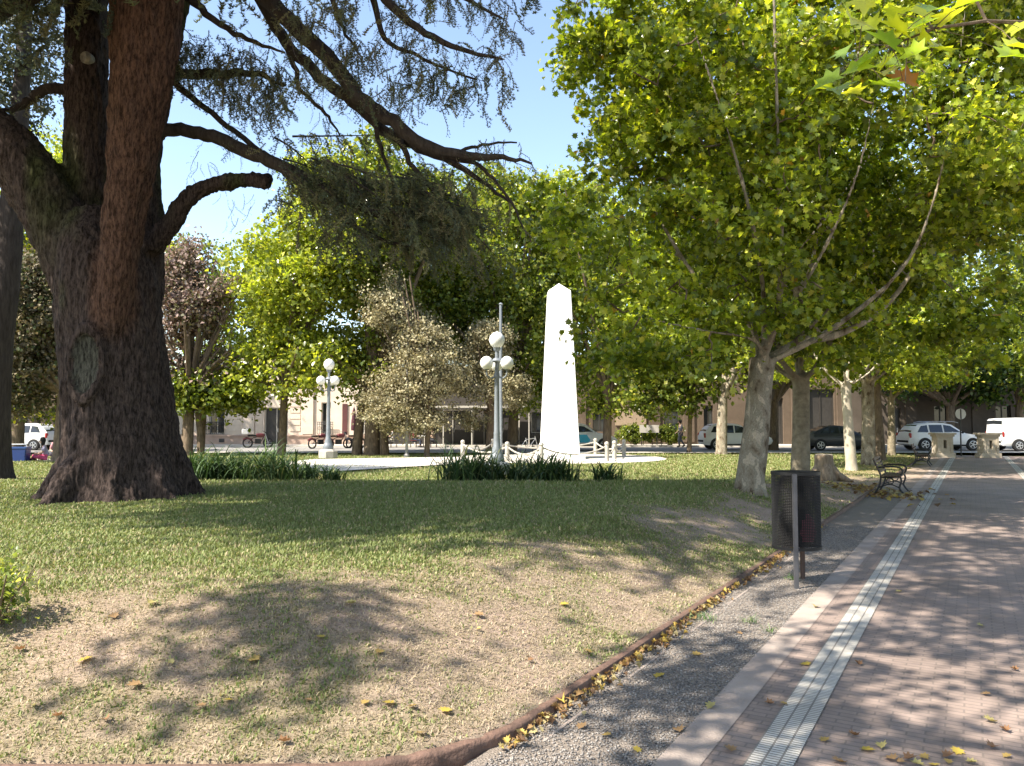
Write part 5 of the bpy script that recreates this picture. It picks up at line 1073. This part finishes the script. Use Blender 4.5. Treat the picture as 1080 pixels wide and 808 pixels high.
def motorcycle(u, y, label, rz, paint, box=False):
    b = P(u, 470, y); e = empty('motorcycle', (b.x, y, .13 if y < 51.2 else ZG), rz); tag(e, label, 'motorcycle', 'motorcycles parked before the cream house')
    for x_ in (-.62, .62):
        q = MB(); q.tube([(x_+.28*math.cos(a), 0, .3+.28*math.sin(a)) for a in np.linspace(0, 2*PI, 20)], .05, 8, cap=False); w0 = q.build('wheel', M['rubber'], e, smooth=True)
        q = MB()
        for k in range(6): a = k*PI/6*2; q.tube([(x_, 0, .3), (x_+.25*math.cos(a), 0, .3+.25*math.sin(a))], .01, 5)
        q.build('spokes', M['rim'], w0)
    q = MB(); q.tube([(-.62, .06, .3), (-.1, .06, .35), (.2, .06, .4), (.42, 0, .85)], .03, 6); q.tube([(-.6, -.06, .32), (-.3, -.06, .62), (.35, 0, .8)], .025, 6); q.box((0, 0, .4), (.36, .22, .3)); q.build('engine_frame', M['iron'], e, bevel=.02)
    q = MB(); q.tube([(.62, .07, .3), (.42, .07, .92)], .025, 6); q.tube([(.62, -.07, .3), (.42, -.07, .92)], .025, 6); q.build('fork', M['rim'], e)
    q = MB(); q.tube([(.28, -.34, 1.05), (.4, -.12, 1.0), (.4, .12, 1.0), (.28, .34, 1.05)], .016, 6); q.box((.46, 0, .92), (.12, .16, .16)); q.build('handlebar', M['iron'], e)
    q = MB(); q.lathe([(.02, -.3), (.13, -.22), (.16, 0), (.12, .2), (.03, .28)], n=12); q.v = [(c+.15, a, b_*.9+.78) for a, b_, c in q.v]; q.build('tank', paint, e, smooth=True)
    q = MB(); q.box((-.35, 0, .76), (.62, .24, .1)); q.build('seat', M['rubber'], e, bevel=.04)
    q = MB(); q.tube([(-.35, 0, .5), (-.7, 0, .62), (-.92, 0, .5)], .07, 7); q.build('mudguard', paint, e, smooth=True)
    if box: q = MB(); q.box((-.78, 0, 1.02), (.42, .42, .36)); q.build('carrier_box', M['white'], e, bevel=.05)
mr = mat('red_paint', (.14, .03, .03), .35); mk = mat('dark_paint', (.03, .03, .04), .35)
motorcycle(272, 50.2, 'motorcycle with a white carrier box left of the dark double door', .35, mr, True)
motorcycle(338, 48.5, 'dark red motorcycle left of the first lamp pedestal', .9, mr); motorcycle(357, 48.5, 'dark red motorcycle right of the first lamp pedestal', .7, mr)
motorcycle(375, 49.5, 'black motorcycle beside the thick multi stemmed tree', 1.1, mk)

# bicycle leaning near the obelisk
def bicycle(u, y, label, rz):
    b = P(u, 470, y); e = empty('bicycle', (b.x, y, .13), rz); tag(e, label, 'bicycle'); mc_ = mat('bike_white', (.6, .58, .56), .4)
    for x_ in (-.5, .5):
        q = MB(); q.tube([(x_+.33*math.cos(a), 0, .34+.33*math.sin(a)) for a in np.linspace(0, 2*PI, 22)], .02, 6, cap=False)
        for k in range(8): a = k*PI/4; q.tube([(x_, 0, .34), (x_+.32*math.cos(a), 0, .34+.32*math.sin(a))], .004, 4)
        q.build('wheel', M['rubber'], e)
    q = MB()
    for a, c in (((-.5, .34), (-.05, .3)), ((-.05, .3), (-.2, .82)), ((-.05, .3), (.36, .78)), ((-.16, .74), (.35, .8)), ((-.5, .34), (-.17, .74)), ((.5, .34), (.34, .9))): q.tube([(a[0], 0, a[1]), (c[0], 0, c[1])], .02, 6)
    q.build('frame', mc_, e); q = MB(); q.tube([(.25, -.25, 1.0), (.36, -.1, .98), (.36, .1, .98), (.25, .25, 1.0)], .014, 6); q.tube([(.34, 0, .88), (.35, 0, .98)], .014, 6); q.build('handlebar', M['iron'], e)
    q = MB(); q.box((-.22, 0, .86), (.25, .12, .05)); q.build('saddle', M['rubber'], e, bevel=.02)
bicycle(558, 39.5, 'pale bicycle parked just left of the obelisk', .5)

# ------------------------------------------------------------------ people
SK = mat('skin', (.45, .28, .2), .6)
def skin_fig(name, joints, edges, radii, m, parent, sub=2, rootv=0):
    me = bpy.data.meshes.new(name); me.from_pydata([tuple(j) for j in joints], edges, []); o = bpy.data.objects.new(name, me); C.objects.link(o)
    md = o.modifiers.new('skin', 'SKIN'); 
    if not me.skin_vertices: me.attributes.new  # layer is made with the modifier below
    bm = bmesh.new(); bm.from_mesh(me); ly = bm.verts.layers.skin.verify()
    for i, v_ in enumerate(bm.verts): v_[ly].radius = (radii[i], radii[i]); v_[ly].use_root = (i == rootv)
    bm.to_mesh(me); bm.free()
    md.use_smooth_shade = True; s2 = o.modifiers.new('sub', 'SUBSURF'); s2.levels = s2.render_levels = sub
    dg = bpy.context.evaluated_depsgraph_get(); dg.update(); m2 = bpy.data.meshes.new_from_object(o.evaluated_get(dg)); o.modifiers.clear(); o.data = m2; bpy.data.meshes.remove(me); m2.materials.clear(); m2.materials.append(m); o.parent = parent; return o
def person(loc, rz, label, pose, shirt, pants, hair, longhair=False, holds=None):
    e = empty('person', loc, rz); tag(e, label, 'person')
    J = pose; names = ['pelvis', 'waist', 'chest', 'neck', 'chin', 'head', 'crown', 'sl', 'el', 'wl', 'hl', 'sr', 'er', 'wr', 'hr', 'hipl', 'kl', 'al', 'tl', 'hipr', 'kr', 'ar', 'tr']
    rad = dict(pelvis=.12, waist=.11, chest=.13, neck=.05, chin=.065, head=.1, crown=.075, sl=.055, el=.042, wl=.03, hl=.032, sr=.055, er=.042, wr=.03, hr=.032, hipl=.09, kl=.058, al=.038, tl=.035, hipr=.09, kr=.058, ar=.038, tr=.035)
    ed = [('pelvis', 'waist'), ('waist', 'chest'), ('chest', 'neck'), ('neck', 'chin'), ('chin', 'head'), ('head', 'crown'), ('chest', 'sl'), ('sl', 'el'), ('el', 'wl'), ('wl', 'hl'), ('chest', 'sr'), ('sr', 'er'), ('er', 'wr'), ('wr', 'hr'), ('pelvis', 'hipl'), ('hipl', 'kl'), ('kl', 'al'), ('al', 'tl'), ('pelvis', 'hipr'), ('hipr', 'kr'), ('kr', 'ar'), ('ar', 'tr')]
    js = [J[k] for k in names]; rd = [rad[k] for k in names]; es = [(names.index(a), names.index(b)) for a, b in ed]
    for s_ in 'lr':   # fingers and thumb
        h = Vector(J['h'+s_]); d = (h-Vector(J['w'+s_])).normalized(); sd_ = d.orthogonal().normalized(); hi = names.index('h'+s_)
        for k, (o_, l_) in enumerate(((-.028, .075), (-.01, .085), (.01, .08), (.028, .065))): js.append(h+d*l_+sd_*o_); rd.append(.009); es.append((hi, len(js)-1))
        js.append(h+sd_*.05+d*.02); rd.append(.011); es.append((hi, len(js)-1))
    skin_fig('body', js, es, rd, SK, e)
    def sub(nm, keep, grow, m_, cut={}):
        ix = [names.index(k) for k in keep]; jj = [Vector(J[k]) for k in keep]
        for k, (fr, t) in cut.items(): jj[keep.index(k)] = Vector(J[fr]).lerp(Vector(J[k]), t)
        ee = [(keep.index(a), keep.index(b)) for a, b in ed if a in keep and b in keep]; skin_fig(nm, jj, ee, [rad[k]+grow for k in keep], m_, e)
    sub('shirt', ['chest', 'waist', 'pelvis', 'sl', 'el', 'sr', 'er'], .022, shirt, {'el': ('sl', .85), 'er': ('sr', .85)})
    sub('trousers', ['pelvis', 'hipl', 'kl', 'al', 'hipr', 'kr', 'ar'], .02, pants, {'al': ('kl', .9), 'ar': ('kr', .9)})
    q = MB(); hd_ = Vector(J['head']); up_ = (Vector(J['crown'])-hd_).normalized(); back = Vector((-.035, 0, 0)); q.lathe([(.0, .19), (.07, .17), (.105, .11), (.112, .03), (.09, -.05), (.05, -.1 if not longhair else -.26)], (0, 0, 0), 14); q.v = [tuple(Vector(p)+hd_+back) for p in q.v]; q.build('hair', hair, e, smooth=True)
    q = MB(); f0 = hd_+Vector((.105, 0, -.01)); q.tube([f0+Vector((-.02, 0, .03)), f0+Vector((.012, 0, -.02)), f0+Vector((-.02, 0, -.035))], [.01, .016, .01], 6); q.build('nose', SK, e, smooth=True)
    for s_ in (-1, 1): q = MB(); q.lathe([(.004, -.006), (.012, 0), (.004, .006)], n=8); q.v = [tuple(Vector((c, a, b_))+hd_+Vector((.098, s_*.035, .015))) for a, b_, c in q.v]; q.build('eye', M['rubber'], e)
    for s_ in 'lr':
        a, t = Vector(J['a'+s_]), Vector(J['t'+s_]); q = MB(); d = (t-a).normalized(); q.tube([a-d*.05-Vector((0, 0, .01)), a, a.lerp(t, .6), t+d*.03], [.04, .055, .05, .035], 8); q.build('shoe', M['rubber'], e, smooth=True)
    return e
STAND = dict(pelvis=(0, 0, .93), waist=(0, 0, 1.1), chest=(.02, 0, 1.32), neck=(.03, 0, 1.47), chin=(.05, 0, 1.54), head=(.05, 0, 1.62), crown=(.05, 0, 1.68), sl=(0, .19, 1.4), el=(-.1, .23, 1.13), wl=(.02, .24, .9), hl=(.06, .24, .83), sr=(0, -.19, 1.4), er=(.04, -.22, 1.13), wr=(.2, -.2, .95), hr=(.26, -.19, .92), hipl=(0, .1, .86), kl=(.16, .1, .5), al=(.1, .1, .09), tl=(.24, .1, .05), hipr=(0, -.1, .86), kr=(-.02, -.1, .48), ar=(-.26, -.1, .14), tr=(-.15, -.1, .05))
SIT = dict(pelvis=(0, 0, .52), waist=(0, 0, .68), chest=(.04, 0, .9), neck=(.07, 0, 1.05), chin=(.1, 0, 1.12), head=(.1, 0, 1.2), crown=(.1, 0, 1.26), sl=(.03, .19, .98), el=(.1, .24, .74), wl=(.32, .14, .74), hl=(.38, .12, .74), sr=(.03, -.19, .98), er=(.1, -.24, .74), wr=(.32, -.14, .74), hr=(.38, -.12, .74), hipl=(.05, .1, .5), kl=(.44, .12, .5), al=(.42, .12, .09), tl=(.56, .12, .05), hipr=(.05, -.1, .5), kr=(.44, -.12, .5), ar=(.42, -.12, .09), tr=(.56, -.12, .05))
GROUND = dict(pelvis=(0, 0, .13), waist=(0, 0, .3), chest=(.05, 0, .52), neck=(.1, 0, .67), chin=(.14, 0, .74), head=(.15, 0, .82), crown=(.16, 0, .88), sl=(.05, .18, .6), el=(.12, .26, .36), wl=(.32, .16, .28), hl=(.38, .13, .27), sr=(.05, -.18, .6), er=(.12, -.26, .36), wr=(.3, -.12, .3), hr=(.36, -.1, .3), hipl=(.05, .1, .13), kl=(.42, .26, .2), al=(.5, -.06, .07), tl=(.6, -.14, .06), hipr=(.05, -.1, .13), kr=(.46, -.22, .22), ar=(.4, .14, .07), tr=(.46, .24, .06))
def cloth(n_, c): return mat(n_, c, .85, noise=.25, scale=7)
black = cloth('dark_hair', (.02, .016, .014))
b = P(718, 470, 50.6); person((b.x, 50.6, .13), PI, 'person in grey clothes walking left in front of the hedge end', STAND, cloth('grey_shirt', (.3, .3, .32)), cloth('grey_trousers', (.16, .16, .17)), black)
b = G(48, 486); person((b.x, b.y, b.z), -2.6, 'person sitting on the grass in a lilac top with a pink skirt', GROUND, cloth('lilac_top', (.42, .38, .5)), cloth('pink_cloth', (.65, .1, .22)), black, True)
person((b.x-.25, b.y+1.3, b.z), -1.2, 'person in a pale pink top sitting behind the lilac one', {k: (v_[0], v_[1], v_[2]*1.15) for k, v_ in GROUND.items()}, cloth('pale_pink_top', (.5, .25, .27)), cloth('dark_trousers', (.06, .05, .07)), black, True)
bx = G(16, 487); e = empty('cool_box', bx, .2); tag(e, 'dark blue cool box on the grass left of the picnickers', 'cool box')
q = MB(); q.box((0, 0, .27), (.95, .55, .52), taper=1.04); q.build('box', mat('blue_plastic', (.02, .05, .2), .4), e, bevel=.03); q = MB(); q.box((0, 0, .57), (1.02, .6, .08)); q.build('lid', mat('blue_lid', (.03, .08, .25), .4), e, bevel=.02); q = MB(); q.tube([(-.45, 0, .5), (-.4, 0, .72), (.4, 0, .72), (.45, 0, .5)], .02, 6); q.build('handle', M['white'], e)
sheet('blanket_tmp', [(0, 0)]*3, -5, M['white']); bpy.data.objects.remove(bpy.data.objects['blanket_tmp'])
q = MB(); q.box((b.x-.2, b.y+.2, b.z+.01), (2.2, 1.9, .03), rz=.2); tag(q.build('picnic_blanket', cloth('blanket', (.5, .48, .44))), 'pale blanket on the grass under the picnickers', 'blanket')
# cafe tables with people
def chair(loc, rz, label):
    e = empty('cafe_chair', loc, rz); tag(e, label, 'chair', 'chairs on the cafe terrace')
    q = MB(); q.box((0, 0, .45), (.42, .42, .04)); q.build('seat', mr if 'red' in label else M['iron'], e)
    q = MB(); q.box((-.2, 0, .72), (.03, .42, .36)); q.build('backrest', mr if 'red' in label else M['iron'], e)
    for sx in (-.18, .18):
        for sy in (-.18, .18): q = MB(); q.box((sx, sy, .215), (.03, .03, .43)); q.build('leg', M['iron'], e)
def table(loc, label):
    e = empty('cafe_table', loc); tag(e, label, 'table', 'tables on the cafe terrace'); q = MB(); q.lathe([(.38, .72), (.38, .75)], n=20); q.build('tabletop', M['white'], e); q = MB(); q.lathe([(.24, 0), (.24, .03), (.03, .06), (.03, .72)], n=12); q.build('stand', M['iron'], e)
yt = 50.4; zt_ = .13
x0 = P(405, 470, yt).x
table((x0, yt, zt_), 'small round cafe table left of the thin grey pole'); chair((x0-.62, yt, zt_), 0, 'dark cafe chair at the left table, empty')
x1 = P(440, 470, yt).x
table((x1+.4, yt, zt_), 'small round cafe table right of the thin grey pole')
chair((x1-.24, yt, zt_), 0, 'red cafe chair of the pale haired person'); person((x1-.22, yt, zt_-.02), 0, 'seated pale haired person in dark red at the cafe table', SIT, cloth('dark_red_top', (.2, .03, .04)), cloth('jeans', (.05, .06, .1)), cloth('grey_hair', (.5, .47, .42)))
chair((x1+1.05, yt, zt_), PI, 'dark cafe chair at the right end of the table'); person((x1+1.03, yt, zt_-.02), PI, 'seated person in beige facing left at the cafe table', SIT, cloth('beige_top', (.36, .28, .2)), cloth('dark_trousers', (.05, .05, .06)), cloth('brown_hair', (.16, .1, .06)))
x2 = x0+.62; chair((x2, yt, zt_), PI, 'dark cafe chair of the person in pale grey'); person((x2-.02, yt, zt_-.02), PI, 'seated person in pale grey top left of the thin pole', SIT, cloth('pale_grey_top', (.45, .44, .45)), cloth('light_trousers', (.35, .33, .3)), black)
b = P(373, 470, 52); e = empty('parasol', (b.x, 52, ZG)); tag(e, 'closed dark maroon parasol against the cream house', 'parasol')
q = MB(); q.tube([(0, 0, 0), (0, 0, 2.6)], .025, 8); q.build('pole', M['rim'], e); q = MB(); q.lathe([(.16, .95), (.2, 1.05), (.17, 1.6), (.09, 2.3), (.02, 2.5)], n=10); q.build('canopy', mat('maroon_canvas', (.07, .02, .03), .9), e, smooth=True); q = MB(); q.lathe([(.28, 0), (.28, .08)], n=14); q.build('base', M['concrete'], e)

# ------------------------------------------------------------------ fallen leaves
lm = []
for k, c in enumerate([(.46, .34, .06), (.38, .26, .08), (.34, .21, .1), (.42, .36, .14), (.26, .14, .07)]):
    V, Fa = LF[2]; V = np.array(V); V[:, 2] = V[:, 2]*(.35+.3*k)+(.1+.12*k)*V[:, 1]**2+.12*k*V[:, 0]*V[:, 1]; V[:, :2] *= 1-.22*np.hypot(V[:, 0], V[:, 1])[:, None]; V[:, 0] *= 1-.08*k; V[:, 2] -= V[:, 2].min()
    o = npmesh('fallen_leaf', V, Fa, M['leaf_dry'], tint=np.tile(np.array(c), (len(Fa), 1))); lm.append(o)
lawnpx = [(240, 742), (385, 745), (142, 728), (35, 750), (112, 765), (338, 677), (400, 693), (505, 652), (160, 640), (60, 760), (410, 748), (435, 750), (212, 752), (180, 705), (300, 790), (90, 700), (268, 700), (325, 745), (505, 668), (560, 700), (470, 755), (445, 780), (120, 655), (370, 640), (20, 690), (595, 640), (620, 690)]
walkpx = [(614, 766), (750, 745), (812, 742), (695, 712), (827, 742), (770, 790), (948, 624), (900, 775), (915, 790), (870, 780), (1040, 732), (1044, 760), (1046, 788), (1010, 792), (1062, 797), (885, 803), (930, 787), (960, 800), (985, 806), (1000, 803), (940, 800), (1025, 804), (1070, 706), (700, 675), (735, 690), (780, 668), (860, 640), (1060, 770), (672, 790), (640, 775), (716, 770), (1034, 660), (905, 700), (850, 700), (975, 798), (950, 803), (968, 806), (1000, 797)]
first = set()
def drop(u, v, onlawn, i):
    p = G(u, v) if onlawn else Z(u, v, .012)
    k = i % len(lm); o = lm[k] if k not in first else lm[k].copy()
    if k in first: C.objects.link(o)
    first.add(k); s_ = random.uniform(.055, .105)*(1 if v > 650 else 1.2); o.scale = (s_,)*3; o.location = (p.x, p.y, p.z+(.02 if onlawn else .0)); o.rotation_euler = (random.uniform(-.3, .3), random.uniform(-.3, .3), random.uniform(0, 6.28))
    if onlawn: tag(o, 'dry yellow brown plane leaf lying on the short lawn', 'fallen leaf', 'fallen leaves on the lawn')
    else: tag(o, 'dry curled plane leaf lying on the gravel or brick walk', 'fallen leaf', 'fallen leaves on the walk')
i = 0
for u, v in lawnpx: drop(u, v, True, i); i += 1
for u, v in walkpx: drop(u, v, False, i); i += 1
n = 520; yy = 4.15*(13/4.15)**rng.random(n); ww = 2.16-np.abs(rng.normal(0, .05, n))*(.4+1.2*vnoise(yy*3, yy*0, seed=6)); nr_ = rng.normal(0, .5, (n, 3)); nr_[:, 2] = .8
V, Fa = scatter(*LF[2], np.c_[(yy*ST-ww)/CT, yy, rng.uniform(.012, .05, n)], basis(nr_, rng.random(n)*6.28), rng.uniform(.03, .07, (n, 1))*np.c_[rng.uniform(.4, 1, n), rng.uniform(.7, 1.1, n), rng.uniform(.5, 4, n)])
t = np.array([(.42, .3, .07), (.3, .18, .07), (.17, .095, .05), (.4, .33, .16)])[rng.integers(0, 4, n)]
tag(npmesh('leaf_litter', V, Fa, M['leaf_dry'], tint=np.repeat(t, len(LF[2][1]), 0)), 'yellow brown leaf litter caught along the lawn edging', 'leaf litter', kind='stuff')
n = 260; bp0 = pw(2.05, 19.0); pos = np.c_[bp0.x+rng.normal(0, .55, n), 19+rng.normal(0, .9, n), np.zeros(n)]; pos[:, 2] = np.maximum(hgt(pos[:, 0], pos[:, 1]), 0)+.03
V, Fa = scatter(*LF[1], pos, basis(np.c_[rng.normal(0, .4, (n, 2)), np.ones(n)], rng.random(n)*6.28), rng.uniform(.09, .17, n))
tag(npmesh('leaf_litter', V, Fa, M['leaf_dry'], tint=np.repeat(t[:n], len(LF[1][1]), 0)), 'orange dry leaves gathered behind the nearer bench', 'leaf litter', kind='stuff')
